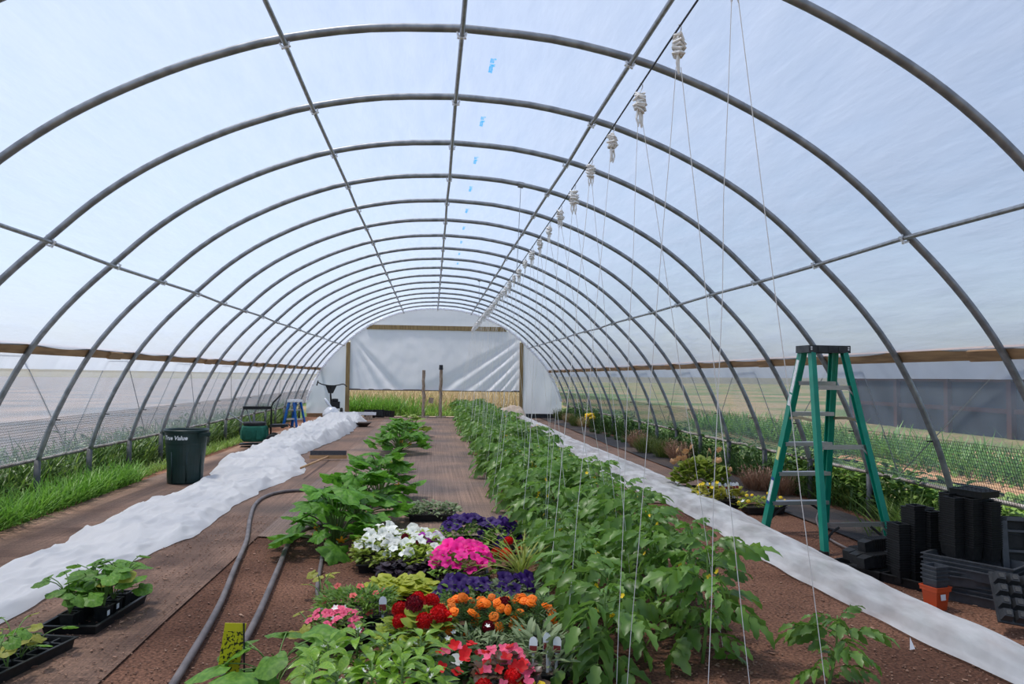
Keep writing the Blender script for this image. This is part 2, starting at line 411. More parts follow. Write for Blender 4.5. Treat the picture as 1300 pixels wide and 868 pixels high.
# far end wall
def arch_z(x, off=.03):
    P = arc_offset(off)
    for a, b in zip(P, P[1:]):
        if a.x <= x <= b.x: return a.z + (b.z-a.z)*(x-a.x)/(b.x-a.x+1e-9)
    return .45
wb = tag(thing('wall_back', None, None, (0, YEND, 0)), kind='structure')
PL, PR = -2.98, 2.90
def panel(name, x0, x1, zf0, zf1, mat, nx=24, nz=24, dy=0., wr=.02):
    return grid_obj(name, lambda u, v: (x0+(x1-x0)*u, dy + wr*N(u*5+x0, v*2.2, 2)*math.sin(math.pi*min(1, max(0, v*1.0)))**.5, zf0(x0+(x1-x0)*u)+(zf1(x0+(x1-x0)*u)-zf0(x0+(x1-x0)*u))*v), nx, nz, mat, wb)
panel('end_film', -4.33, PL+.02, lambda x: .12, lambda x: max(.2, arch_z(x)), end_film, 20, 20, .03)
panel('end_film', PR-.02, 4.33, lambda x: .12, lambda x: max(.2, arch_z(x)), end_film, 20, 20, .03)
panel('end_film', -2.97, 2.9, lambda x: min(3.02, arch_z(x)-.01), lambda x: arch_z(x), end_film, 60, 6, .05, .01)
# roll-up door curtain, pulled into slanting folds
def fold(u, v):
    x = PL+.06 + (PR-PL-.12)*u; z = .93 - .02*u + (min(2.99, arch_z(x)-.05)-.93)*v
    a = 0
    for (cx, cz, ang, w, amp) in FOLDS:
        ca, sa = math.cos(ang), math.sin(ang); dx, dz = x-cx, z-cz
        along = dx*ca+dz*sa; d = -dx*sa+dz*ca
        if along > 0: a += amp*math.exp(-(d/(w*(.35+along*.55)))**2)*min(1, along*1.2)
    a += .035*N(x*.9, z*.6, 4) + .008*N(x*4, z*3, 8) + .008*math.sin(x*9+z*5)*max(0, .5-abs(u-.5))
    return (x, -.015 - a, z)
fr = random.Random(5)
FOLDS = [(2.85, 2.75-.33*k, math.radians(180+33+5*k), .10+.03*fr.random(), .05+.05*fr.random()) for k in range(6)]
FOLDS += [(-2.85, 2.72-.12*k, math.radians(-50-12*k), .10, .07) for k in range(3)]
grid_obj('roll_up_door_curtain', fold, 130, 70, end_curtain, wb)
MB().tube([(PL+.06, -.02, .93), (PR-.06, -.02, .91)], .028, 8).build('curtain_roll_pipe', ropeM, wb, True)
for x, w in ((PL, .13), (PR, .12)):
    MB().box((x, .0, (arch_z(x)-.1)/2), (w, .10, arch_z(x)-.1)).build('door_post', wood_post, wb)
MB().box((0.0, -.02, 3.04), (4.75, .07, .15)).build('header_beam', wood_post, wb)
MB().box(((PR+4.3)/2, -.03, .07), (4.3-PR, .06, .15)).build('base_board', blackP2, wb)
MB().box((-(4.3-PL*-1)/2-2.98-.0, -.03, .06), (1.3, .06, .12)).build('base_board', wood_old, wb)
MB().box((0, .05, .015), (5.7, .2, .03)).build('door_sill', wood_grey, wb)
# bunched film along the end arch
bp = MB()
E1 = [p for p in arc_offset(.0) if p.z > .55]
bpath = []
for i in range(len(E1)-1):
    for k in range(4):
        p = E1[i].lerp(E1[i+1], k/4); j = i*4+k
        bpath.append(p + Vector((.03*N(j*.8, 1), -.06+.03*N(j*.9, 2), .03*N(j*.8, 3))))
bp.tube(bpath, [.035+.03*abs(N(j*1.1, 7)) for j in range(len(bpath))], 7)
bp.build('gathered_film_edge', filmM('gathered_film', .05, (.9, .9, .93), .6, .1, 0, bump=.6, scale=14), wb, False)
# printed marks on the roof film
pm = text_mesh('Sun Master', .058, .0, .0022); pm.materials.append(filmM('blue_print', .0, (.10, .50, .95), .3, 0, 0, bump=0))
cme = bpy.data.objects['ceiling']
for i in range(-1, 10):
    y = HY(i)+.57; x = .235+.01*i
    z = arch_z(x, .032)-.022
    o = obj_from('printed_mark', pm, None, cme)
    o.matrix_basis = Matrix(((0, 1, 0, x), (1, 0, 0, y), (0, 0, -1, z), (0, 0, 0, 1)))

# ---------------------------------------------------------------- leaf, flower and grass shapes (raw vertices, faces)
def blade(L=1., W=.4, n=5, fold=.15, droop=.3, prof=None, lobes=0.):
    """pointed leaf along +Y, folded at the midrib, drooping towards the tip"""
    V, F = [], []
    for i in range(n+1):
        t = i/n; y = L*t*(1-.12*droop*t); z = -droop*L*t*t*.5
        w = W*.5*(prof(t) if prof else math.sin(math.pi*min(1, t*.94+.05))**.8)
        if lobes and 0 < i < n: w *= 1 + (lobes if i % 2 else -lobes)
        w = max(w, .004*L)
        V += [Vector((-w, y, z+fold*w)), Vector((0, y, z)), Vector((w, y, z+fold*w))]
    for i in range(n):
        a = i*3; F += [(a, a+1, a+4, a+3), (a+1, a+2, a+5, a+4)]
    return V, F
def palm(R=.5, lobes=5, amp=.2, seg=30, cup=.25, notch=.45, ruffle=.03, seed=0):
    """broad lobed leaf whose stalk joins in a notch at the origin, blade reaching to +Y"""
    r0 = random.Random(seed); V, F = [Vector((0, R*.18, 0))], []
    c = Vector((0, R*.55, 0))
    for ring in (.5, 1.):
        for k in range(seg):
            a = 2*math.pi*k/seg
            th = ((a+math.pi) % (2*math.pi))-math.pi
            r = R*(1 + amp*math.cos(lobes*th) + amp*.35*math.cos(lobes*3*th+1))*(1-.12*abs(th)/math.pi)
            if abs(th) > 2.6: r *= 1-notch*(abs(th)-2.6)/.54
            p = c + Vector((math.sin(th), math.cos(th), 0))*r*ring
            p.z = -cup*R*(ring**2)*.5 + ruffle*R*math.sin(a*7+seed)*ring + .06*R*abs(math.cos(lobes*.5*th))*ring
            V.append(p)
    for k in range(seg):
        j = (k+1) % seg
        F.append((0, 1+j, 1+k)); F.append((1+k, 1+j, 1+seg+j, 1+seg+k))
    return V, F
def join(parts):
    b = MB()
    for (V, F), m in parts: b.add(V, F, m)
    return b.v, b.f
def LM(p, az, pitch, s=1., roll=0.):
    """leaf matrix: +Y of the leaf points along azimuth az, raised by pitch"""
    return Matrix.Translation(p) @ Matrix.Rotation(az-math.pi/2, 4, 'Z') @ Matrix.Rotation(pitch, 4, 'X') @ Matrix.Rotation(roll, 4, 'Y') @ Matrix.Scale(s, 4)
def raw_mesh(name, VF, mat, smooth=True):
    b = MB(); b.v, b.f = VF; return b.mesh(name, mat, smooth)
def tomato_leaf(seed):
    r0 = random.Random(seed); parts = []
    L = .26; pts = []
    for i in range(6):
        t = i/5; pts.append(Vector((.012*math.sin(t*4+seed), L*t*(1-.1*t), -.11*t*t + .015*math.sin(t*3))))
    for k, (t, side) in enumerate([(.32, -1), (.36, 1), (.58, -1), (.62, 1), (.8, -1), (.84, 1), (1., 0)]):
        i = int(t*5-1e-6); p = pts[i].lerp(pts[min(i+1, 5)], t*5-i)
        ll = (.075 + .035*math.sin(t*2.6))*(1.15 if side == 0 else 1)*r0.uniform(.85, 1.15)
        VF = blade(ll*1.12, ll*.50, 6, .35, .75, lambda q: math.sin(math.pi*min(1, q*.9+.1))**.75, .22)
        m = Matrix.Translation(p) @ Matrix.Rotation(-side*r0.uniform(.85, 1.25), 4, 'Z') @ Matrix.Rotation(-.25-t*.5+r0.uniform(-.2, .2), 4, 'X') @ Matrix.Rotation(r0.uniform(-.35, .35), 4, 'Y')
        parts.append((VF, m))
    b = MB().tube(pts, [.0035, .003, .0028, .0024, .002, .0015], 4, False)
    parts.append(((b.v, b.f), None))
    return join(parts)
tom_green = leafM('tomato_leaf_green', (.095, .215, .028), (.20, .35, .065), .42, .38, spec=.55)
tom_stem = leafM('tomato_stem_green', (.12, .22, .05), (.16, .26, .07), .1)
squash_green = leafM('squash_leaf_green', (.075, .22, .018), (.15, .36, .035), .40, .5)
squash_pale = leafM('pale_squash_leaf', (.16, .28, .04), (.30, .36, .06), .4)
cuke_green = leafM('cucumber_leaf_green', (.10, .25, .03), (.19, .37, .05), .4)
cuke_yellow = leafM('yellowing_leaf', (.30, .34, .04), (.42, .40, .06), .4)
pepper_green = leafM('pepper_leaf_green', (.17, .36, .025), (.30, .48, .05), .40, .30, spec=.5)
basil_dark = leafM('dark_purple_leaf', (.018, .010, .016), (.05, .03, .045), .15)
lime_green = leafM('lime_leaf', (.34, .40, .03), (.48, .50, .05), .4)
pet_green = leafM('petunia_leaf_green', (.12, .25, .035), (.23, .37, .06), .35)
petw_green = leafM('yellow_green_petunia_leaf', (.22, .33, .04), (.40, .48, .07), .4)
mari_green = leafM('marigold_leaf_green', (.055, .13, .03), (.10, .19, .05), .3)
grey_green = leafM('grey_green_leaf', (.16, .22, .10), (.26, .32, .17), .3)
silver = leafM('silver_leaf', (.50, .55, .54), (.62, .66, .64), .2)
begonia_leaf = leafM('bronze_begonia_leaf', (.07, .035, .025), (.16, .10, .05), .3, .3)
grass_green = leafM('lush_grass_green', (.075, .20, .022), (.14, .29, .04), .4)
grass_dark = leafM('dark_weed_green', (.035, .085, .018), (.08, .15, .035), .3)
grass_light = leafM('light_weed_green', (.13, .24, .04), (.22, .32, .07), .4)
straw = leafM('dry_straw', (.42, .31, .16), (.55, .44, .25), .25)
dry_rust = leafM('dry_rust_twigs', (.24, .13, .08), (.36, .22, .15), .2)
thyme_green = leafM('thyme_green', (.10, .15, .03), (.17, .21, .05), .3)
arch_grass = leafM('arching_yellow_green_grass', (.30, .38, .06), (.42, .46, .10), .35)
def petalM(n, c, t=.3): return leafM(n, c, tuple(min(1, x*1.25) for x in c), t, .55, 20)
P_white = petalM('white_petal', (.80, .80, .74)); P_purple = petalM('deep_purple_petal', (.032, .006, .11)); P_magenta = petalM('magenta_petal', (.42, .03, .42))
P_pink = petalM('hot_pink_petal', (.85, .015, .28)); P_red = petalM('scarlet_petal', (.62, .008, .010)); P_darkred = petalM('dark_red_petal', (.16, .004, .012))
P_orange = petalM('orange_petal', (.92, .20, .006)); P_salmon = petalM('salmon_petal', (.75, .14, .12)); P_rose = petalM('rose_pink_petal', (.80, .12, .22)); P_yellow = petalM('yellow_petal', (.85, .60, .03)); P_blossom = petalM('squash_blossom_orange', (.85, .36, .02))
tagcard = M('plant_tag_white', (.80, .80, .82), .5); tagpic = M('plant_tag_red_picture', (.22, .02, .02), .5)

TLEAF = [raw_mesh('leaf', tomato_leaf(k), tom_green) for k in range(4)]
TLRAW = [tomato_leaf(k) for k in range(4)]
SQ = [raw_mesh('leaf', palm(.5, 5, .19, 40, .55, .6, .05, k), squash_green) for k in range(3)]
SQP = raw_mesh('leaf', palm(.5, 5, .13, 28, .4, .55, .03, 5), squash_pale)
CUKE = [raw_mesh('leaf', palm(.5, 5, .07, 26, .5, .6, .03, k), cuke_green) for k in range(2)]
CUY = raw_mesh('leaf', palm(.5, 5, .06, 26, .35, .6, .03, 4), cuke_yellow)
PEP = [raw_mesh('leaf', blade(1, .44, 6, .30, .75+.35*k), pepper_green) for k in range(3)]
def petunia(seed=0):
    n = 20; V, F = [], []
    for r, z, ru in ((.07, -.75, 0), (.16, -.2, 0), (.5, .0, .3), (1., .02, 1.)):
        for k in range(n):
            a = 2*math.pi*k/n; q = 1 + ru*.13*math.cos(5*a)
            V.append(Vector((r*q*math.cos(a), r*q*math.sin(a), z + ru*.10*math.cos(5*a+2+seed) + ru*.05*math.sin(11*a))))
    for i in range(3):
        for k in range(n): a, b = i*n+k, i*n+(k+1) % n; F.append((a, b, b+n, a+n))
    return V, F
def pompon(seed=0):
    r0 = random.Random(seed); V, F = [], []; n = 12
    for i, (r, z) in enumerate(((.55, -.35), (1., -.05), (.82, .22), (.92, .34), (.55, .5), (.6, .62), (.15, .66))):
        for k in range(n):
            a = 2*math.pi*k/n + i*.3; q = 1 + r0.uniform(-.14, .14)
            V.append(Vector((r*q*math.cos(a), r*q*math.sin(a), z+r0.uniform(-.06, .06))))
    for i in range(6):
        for k in range(n): a, b = i*n+k, i*n+(k+1) % n; F.append((a, b, b+n, a+n))
    F.append(tuple(range(6*n, 7*n))); return V, F
def floret(petals=5, w=.62):
    parts = []
    for k in range(petals):
        parts.append((blade(1, w, 3, .25, -.2, lambda t: math.sin(math.pi*min(1, t*.82+.12))**.6), Matrix.Rotation(2*math.pi*k/petals, 4, 'Z') @ Matrix.Rotation(.25, 4, 'X')))
    return join(parts)
def umbel(seed=0, n=26):
    r0 = random.Random(seed); parts = []
    for k in range(n):
        a = k*2.4; h = 1-k/n*1.1; rr = math.sqrt(max(.02, 1-h*h)); d = Vector((rr*math.cos(a), rr*math.sin(a), h*.75))
        m = Matrix.Translation(d*.7) @ d.to_track_quat('Z', 'Y').to_matrix().to_4x4() @ Matrix.Rotation(r0.random()*6, 4, 'Z') @ Matrix.Scale(.42, 4)
        parts.append((floret(5, .8), m))
    return join(parts)
PET = lambda mat: [raw_mesh('flower', petunia(k), mat) for k in range(2)]
F_white, F_purple, F_magenta, F_pink = PET(P_white), PET(P_purple), PET(P_magenta), PET(P_pink)
F_mari = [raw_mesh('flower', pompon(k), P_orange, False) for k in range(3)]
F_red = [raw_mesh('flower', umbel(k), P_red, False) for k in range(2)]
F_dred = [raw_mesh('flower', umbel(k), P_darkred, False) for k in range(2)]
F_rose = [raw_mesh('flower', floret(4, .85), P_rose)]; F_salmon = [raw_mesh('flower', petunia(0), P_salmon)]; F_redf = [raw_mesh('flower', floret(4, .9), P_red)]
F_pinkc = [raw_mesh('flower', petunia(1), P_rose)]; F_yellow = [raw_mesh('flower', floret(5, .9), P_yellow)]; F_yp = [raw_mesh('flower', pompon(5), P_yellow, False)]
F_smallw = [raw_mesh('flower', floret(5, .6), P_white)]; F_bloss = [raw_mesh('flower', floret(5, .5), P_blossom)]

def foliage(name, parent, leaves, mat, kind='stuff', smooth=True):
    """many small leaves joined into one part; leaves = [(raw, matrix)]"""
    V, F = join(leaves); o = obj(name, V, F, mat, parent, smooth); tag(o, kind=kind); return o
def dome_leaves(r0, w, l, h, n, raws, size, shell=.55, pitch=(-.2, .9)):
    """leaf positions through a mound w x l x h standing on z=0"""
    out = []
    for _ in range(n):
        while True:
            x, y = r0.uniform(-1, 1), r0.uniform(-1, 1)
            if x*x*x*x+y*y*y*y <= 1: break
        edge = 1-(x**4+y**4)*.55
        z = h*edge*(shell + (1-shell)*r0.random()) if r0.random() < .75 else h*edge*r0.random()
        az = math.atan2(y, x)+r0.uniform(-1.4, 1.4)
        out.append((r0.choice(raws), LM(Vector((x*w/2, y*l/2, z)), az, r0.uniform(*pitch), size*r0.uniform(.7, 1.25), r0.uniform(-.5, .5))))
    return out
def put_flowers(r0, parent, w, l, h, n, meshes, size, sep, lean=.5, zoff=.01, spots=None):
    pts = []; tries = 0
    while len(pts) < n and tries < n*60:
        tries += 1
        x, y = r0.uniform(-1, 1), r0.uniform(-1, 1)
        if x**4+y**4 > 1: continue
        p = Vector((x*w/2, y*l/2, h*(1-(x**4+y**4)*.5)+zoff+.012+r0.uniform(-.015, .02)))
        if any((p-q).length < sep for q in pts): continue
        pts.append(p)
        d = Vector((x*.5+r0.uniform(-lean, lean), -.55+y*.3+r0.uniform(-lean, lean), 1)).normalized()
        m = Matrix.Translation(p) @ d.to_track_quat('Z', 'Y').to_matrix().to_4x4() @ Matrix.Rotation(r0.random()*6.28, 4, 'Z') @ Matrix.Scale(size*r0.uniform(.82, 1.15), 4)
        obj_from('flower', r0.choice(meshes), None, parent, m)
TRAY = MB().tub(.28, .54, .06, .94).mesh('tray', blackP)
def plant_tag(parent, p, az=0., s=1.):
    b = MB(); V = [(-.019, 0, 0), (.019, 0, 0), (.019, 0, .055), (.012, 0, .068), (0, 0, .073), (-.012, 0, .068), (-.019, 0, .055)]
    V2 = [Vector((x, .0012, z)) for x, y, z in V]; V1 = [Vector(v) for v in V]; n = len(V)
    b.add(V1+V2, [tuple(range(n)), tuple(range(2*n-1, n-1, -1))]+[(i, (i+1) % n, n+(i+1) % n, n+i) for i in range(n)])
    b.box((0, .0006, -.05), (.012, .0012, .10))
    m = Matrix.Translation(p) @ Matrix.Rotation(az, 4, 'Z') @ Matrix.Rotation(-.2, 4, 'X') @ Matrix.Scale(s, 4)
    o = b.build('plant_tag', tagcard, parent, False, m)
    MB().box((0, -.0012, .018), (.034, .001, .03)).build('picture', tagpic, o)
def sticker(parent, m, w=.035, h=.03):
    MB().box((0, 0, 0), (w, .001, h)).build('sticker', tagcard, parent, False, m)
def flat(label, cat, name, c, w, l, h, nleaf, raws, lmat, lsize, flowers=(), seed=1, rz=0., tray=True, group='bedding plants on the ground', shell=.55, pitch=(-.2, .9), tags=0):
    """a nursery flat full of one kind of plant"""
    r0 = random.Random(seed)
    t = thing(name, label, cat, (c[0], c[1], 0.012 if c[1] > 6.3 else .0), rz, group)
    base = 0
    if tray:
        obj_from('tray', TRAY, None, t, Matrix.Diagonal((w*.86/.28, l*.86/.54, 1.1, 1)))
        MB().box((0, 0, .045), (w*.74, l*.78, .012)).build('soil', potmix, t)
        base = .04
    foliage('foliage', t, [(r, Matrix.Translation((0, 0, base)) @ m) for r, m in dome_leaves(r0, w, l, h-base, nleaf, raws, lsize, shell, pitch)], lmat)
    for (meshes, size, n, sep, lean) in flowers: put_flowers(r0, t, w*.95, l*.95, h, n, meshes, size, sep, lean)
    for k in range(tags): plant_tag(t, Vector((r0.uniform(-.4, .4)*w, -l*.35+r0.uniform(0, .2)*l, h*.85)), r0.uniform(-.5, .5))
    return t

# ---------------------------------------------------------------- white row covers
cover_mat = filmM('white_row_cover', .04, (.86, .87, .88), .60, .0, .02, (1, 1, 1), 2, .35, .5, .01)
thin_cover = filmM('thin_white_row_cover', .26, (.82, .84, .86), .58, .0, .22, (3.2, 1.0, 1), 3.0, .3, .5, .008)
inn = [(2.9, -2.62), (4.44, -2.5), (5.71, -2.36), (6.77, -2.12), (8, -2.2), (9.18, -2.14), (10.2, -2.0), (11.0, -1.93), (12.2, -2.12), (13.2, -2.4), (14.5, -2.28), (16.5, -2.12), (18.4, -2.08), (20, -2.12), (21.5, -2.05), (23.0, -2.1)]
outx = [(2.9, -3.15), (5.44, -3.05), (7.94, -3.18), (9.3, -3.04), (10.4, -3.10), (12, -3.4), (14.5, -3.22), (16.2, -3.28), (19, -3.2), (21.2, -3.3), (23.0, -3.2)]
hts = [(2.9, .03), (6, .045), (8, .06), (10, .09), (13, .15), (16, .28), (20, .30), (22.2, .28), (23.0, .1)]
def cover_l(u, v):
    y = 2.9 + 20.1*u
    xi = interp(inn, y) + .07*N(y*2.1, 3); xo = interp(outx, y) + .06*N(y*1.7, 9)
    x = xo + (xi-xo)*v; e = min(v, 1-v)*2
    H = interp(hts, y)
    rg = lambda a, b, c: 1-abs(N(a, b, c))*2
    body = H*(min(1, e*3.2)**.7)*(.55+.45*N(x*1.1, y*.9, 1)+.25*rg(x*1.6+y*.5, y*.8-x*.3, 2))
    folds = .060*rg(x*2.6+y*.7, y*1.25-x*.9, 5)**3 + .042*rg(x*5.2-y*1.1, y*2.3+x*1.3, 7)**3 + .022*rg(x*9+y*2, y*4-x*2, 9) + .008*rg(x*20, y*11, 4)
    z = max(.0, body) + folds*min(1, e*4+.12)*(.55+1.2*H)
    x += .03*N(y*4, x*4, 6); y += .04*N(x*3, y*3, 8)
    return (x, y, max(.018, z+.018))
cl = tag(grid_obj('row_cover', cover_l, 520, 56, cover_mat), 'wide crumpled white fabric row cover beside the dark green bin', 'row cover')
rin = [(2.2, 2.62), (3.27, 2.52), (4.02, 2.44), (5.54, 2.38), (7, 2.46), (8.18, 2.46), (9.5, 2.30), (11.9, 2.24), (13.4, 2.30), (14.0, 2.05), (15.5, 2.3), (20, 2.66), (24.9, 2.72)]
rout = [(2.2, 2.86), (3.79, 2.84), (5.15, 2.86), (7.66, 3.02), (10.9, 3.12), (16.3, 3.0), (20, 2.98), (24.9, 2.96)]
def cover_r(u, v):
    y = 2.2 + 22.7*u
    xi = interp(rin, y) + .035*N(y*2.3, 13); xo = interp(rout, y) + .03*N(y*2, 19)
    x = xi + (xo-xi)*v; s = math.sin(math.pi*v)
    z = .018 + .105*(s**.8)*(1+.28*N(y*1.3, 2)+.10*N(y*4, v*3)) + .018*(1-abs(N(x*6, y*1.6, 3))*2)*min(1, s*3)
    if v < .12: z = .018 + (z-.018)*.5
    return (x, y, max(.015, z))
tag(grid_obj('row_cover', cover_r, 560, 30, thin_cover), 'long narrow white row cover stretched over seedlings, in front of the stepladder', 'row cover')
# the seedlings under the narrow cover show through it
sr = random.Random(3)
sp = [blade(1, .5, 3, .2, .5)]
for k in range(26):
    y = 2.6 + k*.36; xc = (interp(rin, y)+interp(rout, y))/2
    t = thing('covered_seedling', 'small green seedling showing faintly through the narrow white cover', 'seedling', (xc+sr.uniform(-.05, .05), y, 0), 0, 'seedlings under the narrow cover')
    foliage('foliage', t, [(sp[0], LM(Vector((0, 0, .02+sr.random()*.05)), sr.random()*6.28, sr.uniform(.1, .8), sr.uniform(.06, .11))) for _ in range(18)], mari_green)

# ---------------------------------------------------------------- hanging twine on the cable
CAB = [(1.5, .785, 2.80), (2.8, .785, 2.785), (5.5, .79, 2.70), (8.52, .795, 2.645), (12.5, .83, 2.66), (17.06, .885, 2.725), (21, 1.0, 2.86), (25.5, 1.16, 3.00)]
def cab(y): return Vector((interp([(a, b) for a, b, c in CAB], y), y, interp([(a, c) for a, b, c in CAB], y)))
t = thing('twine_cable', 'thin dark cable strung under the roof, carrying the white twine hangers', 'cable')
MB().tube([cab(.2+k*.55) for k in range(47)], .0045, 6).build('cable', wire_dark, t)
for i, x in ((4, .83), (11, .885)):
    c = cab(HY(i)); MB().tube([(x, HY(i), arch_z(x, 0)-.02), c], .004, 5).build('hanger_wire', steel_thin, t)
    MB().tube([(x-.03, HY(i), arch_z(x, 0)), (x+.03, HY(i), arch_z(x, 0)-.01)], .038, 8).build('wire_clamp', steel, t)
def spool_mesh(seed):
    r0 = random.Random(seed); b = MB()
    pts = []
    for k in range(60):
        a = k*1.25; zz = -.035-.085*(k/60); r = .018+.010*math.sin(k*.37+seed)+.008*math.sin(math.pi*k/60)
        pts.append((r*math.cos(a)+r0.uniform(-.004, .004), r*.8*math.sin(a), zz+r0.uniform(-.012, .012)))
    b.tube(pts, .0055, 4)
    for s in (-1, 1):
        pp = [(s*.012, 0, -.10), (s*.018, .005, -.15), (s*.010, 0, -.185), (s*.002, 0, -.15), (s*.006, 0, -.11)]
        b.tube(pp, .005, 4)
    return b.mesh('wound_twine', twineM)
SPOOL = [spool_mesh(k) for k in range(4)]
HOOK = MB().tube([(0, 0, .012), (.012, 0, .004), (.010, 0, -.012), (0, 0, -.03), (0, 0, -.11)], .003, 5).mesh('wire_hook', clampM)
tw = random.Random(11)
for k in range(42):
    y = 2.25 + .55*k if k < 14 else 2.25+.55*14+.53*(k-14)
    if y > 25.2: break
    c = cab(y)
    lab = ('white twine hanger wound with string, %s from the camera on the cable' % ORD[k]) if k < 12 else 'white twine hanger wound with string, far along the cable'
    t = thing('twine_hanger', lab, 'twine hanger', c, 0, 'twine hangers on the cable')
    obj_from('wire_hook', HOOK, None, t)
    obj_from('wound_twine', SPOOL[k % 4], None, t, Matrix.Rotation(tw.random()*6, 4, 'Z') @ Matrix.Scale(tw.uniform(.85, 1.1), 4))
    for s, rx in ((-1, .62), (1, 1.2)):
        if s > 0 and k % 7 == 3: continue
        foot = Vector((rx+.12*tw.uniform(-1, 1), y+tw.uniform(-.1, .35), .06)) - c
        st = Vector((.01*s, 0, -.16)); pts = []
        for j in range(9):
            f = j/8; p = st.lerp(foot, f); pts.append(p + Vector((.010*N(f*6, k, s), .012*N(f*5, k, s+4), 0))*math.sin(math.pi*f))
        MB().tube(pts, .0018, 4).build('string', twineM, t)

# ---------------------------------------------------------------- tomatoes
def tomato_layout(r0, h, n):
    """stem path and leaf spots of one plant"""
    lean = Vector((r0.uniform(-.05, .05), r0.uniform(-.05, .05), 0)); stem = []
    for i in range(8):
        f = i/7; stem.append(Vector((lean.x*f + .012*math.sin(f*5), lean.y*f + .012*math.cos(f*4), h*f*.93)))
    spots = []
    for k in range(n):
        f = .12 + .86*(k/n)**.85; i = min(6, int(f*7)); p = stem[i].lerp(stem[i+1], f*7-i)
        az = k*2.4 + r0.uniform(-.4, .4); top = f > .85
        spots.append((k % 4, LM(p, az, (.85 if top else .45)+r0.uniform(-.35, .35)-(.25 if f < .35 else 0), (.60 if top else 1.0)*r0.uniform(.7, 1.15), r0.uniform(-.5, .5))))
    return stem, spots
def stem_part(t, stem, r=.008):
    MB().tube(stem, [r*(1-.6*i/7) for i in range(8)], 6).build('stem', tom_stem, t, True)
tr = random.Random(21)
rows = [('in the row beside the flower trays', .72, .84), ('in the row nearest the narrow white cover', 1.20, 1.30)]
protos = []
for vi in range(4):
    r0 = random.Random(40+vi); stem, spots = tomato_layout(r0, .56, 26)
    root = thing('tomato_plant', 'x', 'tomato plant'); stem_part(root, stem)
    foliage('foliage', root, [(TLRAW[i], m) for i, m in spots], tom_green)
    b = MB()
    for k in range(5):
        p = Vector((r0.uniform(-.1, .1), r0.uniform(-.1, .1), r0.uniform(.3, .55))); b.add(*floret(5, .4), m=Matrix.Translation(p) @ Matrix.Rotation(r0.uniform(0, 2), 4, 'X') @ Matrix.Scale(.014, 4))
    b.build('flower_truss', P_yellow, root)
    protos.append(root)
used = [False]*4
for ri, (where, xn, xf) in enumerate(rows):
    y = 3.50 if ri == 0 else 3.62; k = 0
    while y < 25.0:
        x = xn + (xf-xn)*min(1, (y-3.5)/3) + (.12*(y-12)/13 if y > 12 and ri else 0) + tr.uniform(-.06, .06)
        h = (.44 if ri == 0 else .64) if y < 6 else tr.uniform(.52, .66)
        if k < 9:
            t = thing('tomato_plant', 'leafy green tomato plant, %s from the camera %s' % (ORD[k], where), 'tomato plant', (x, y, 0), tr.random()*6.28, 'tomato plants tied to twine')
            stem, spots = tomato_layout(tr, h, 24 if ri else 17)
            stem_part(t, stem, .010)
            for i, m in spots: obj_from('leaf', TLEAF[i], None, t, m)
            for q in range(3):
                obj_from('flower', F_yellow[0], None, t, LM(Vector((tr.uniform(-.1, .1), tr.uniform(-.1, .1), h*tr.uniform(.5, .9))), tr.random()*6, 1.0, .016))
        else:
            vi = tr.randrange(4)
            t = protos[vi] if not used[vi] else copy_tree(protos[vi]); used[vi] = True
            t.location = (x, y, 0); t.rotation_euler = (0, 0, tr.random()*6.28); s = h/.56*tr.uniform(.95, 1.1); t.scale = (s, s, s)
            tag(t, 'leafy green tomato plant far down the row, ' + where.replace('in the row ', 'the one '), 'tomato plant', 'tomato plants tied to twine')
        k += 1; y += .40 if y < 6 else .44
t = thing('tomato_plant', 'small tomato plant standing alone at the near end, closest to the white cover', 'tomato plant', (1.66, 3.28, 0), .5, 'tomato plants tied to twine')
stem, spots = tomato_layout(random.Random(77), .36, 15); stem_part(t, stem, .008)
for i, m in spots: obj_from('leaf', TLEAF[i], None, t, m @ Matrix.Scale(.8, 4))

# ---------------------------------------------------------------- squash row
def squash(label, x, y, n, R, H, seed, pale=False, blossoms=3, group='squash plants in the middle row'):
    r0 = random.Random(seed); t = thing('squash_plant', label, 'squash plant', (x, y, .012 if y > 6.3 else 0), r0.random()*6, group)
    st = MB()
    for k in range(n):
        f = k/n; az = k*2.4+r0.uniform(-.3, .3); reach = R*(.25+.75*f)*r0.uniform(.8, 1.1); z = H*(1.15-.90*f)*r0.uniform(.8, 1.15)
        p = Vector((math.cos(az)*reach, math.sin(az)*reach, z)); mid = Vector((p.x*.45, p.y*.45, z*.72))
        st.tube(spline([(p.x*.04, p.y*.04, .01), mid, p], 3), .006, 5, False)
        s = r0.uniform(.17, .27)*(1.0 if f < .75 else 1.1)*R/.45
        me = (SQP if pale and r0.random() < .8 else SQ[k % 3])
        obj_from('leaf', me, None, t, LM(p - Vector((math.cos(az), math.sin(az), 0))*.03, az+r0.uniform(-.4, .4), r0.uniform(-.5, .55), s, r0.uniform(-.5, .5)))
    st.build('stalks', tom_stem, t, True)
    for k in range(blossoms):
        az = r0.random()*6.28; q = Vector((math.cos(az)*R*.5, math.sin(az)*R*.5-.05, H*r0.uniform(.25, .6)))
        obj_from('blossom', F_bloss[0], None, t, LM(q, az, .9, .045))
    return t
squash('large squash plant with orange blossoms, beside the white petunias', -.92, 6.25, 38, .46, .40, 1, blossoms=7)
squash('broad squash plant where the hose ends', -.84, 7.30, 38, .48, .42, 2, blossoms=3)
squash('squash plant at the far end of the near clump', -.72, 8.45, 36, .46, .42, 3)
squash('small yellowish squash plant alone between the two clumps', -.72, 10.9, 14, .30, .20, 4, True, 1)
squash('tall squash plant at the front of the far clump', -.72, 13.6, 38, .50, .46, 5)
squash('squash plant in the middle of the far clump', -.70, 15.1, 34, .46, .46, 6)
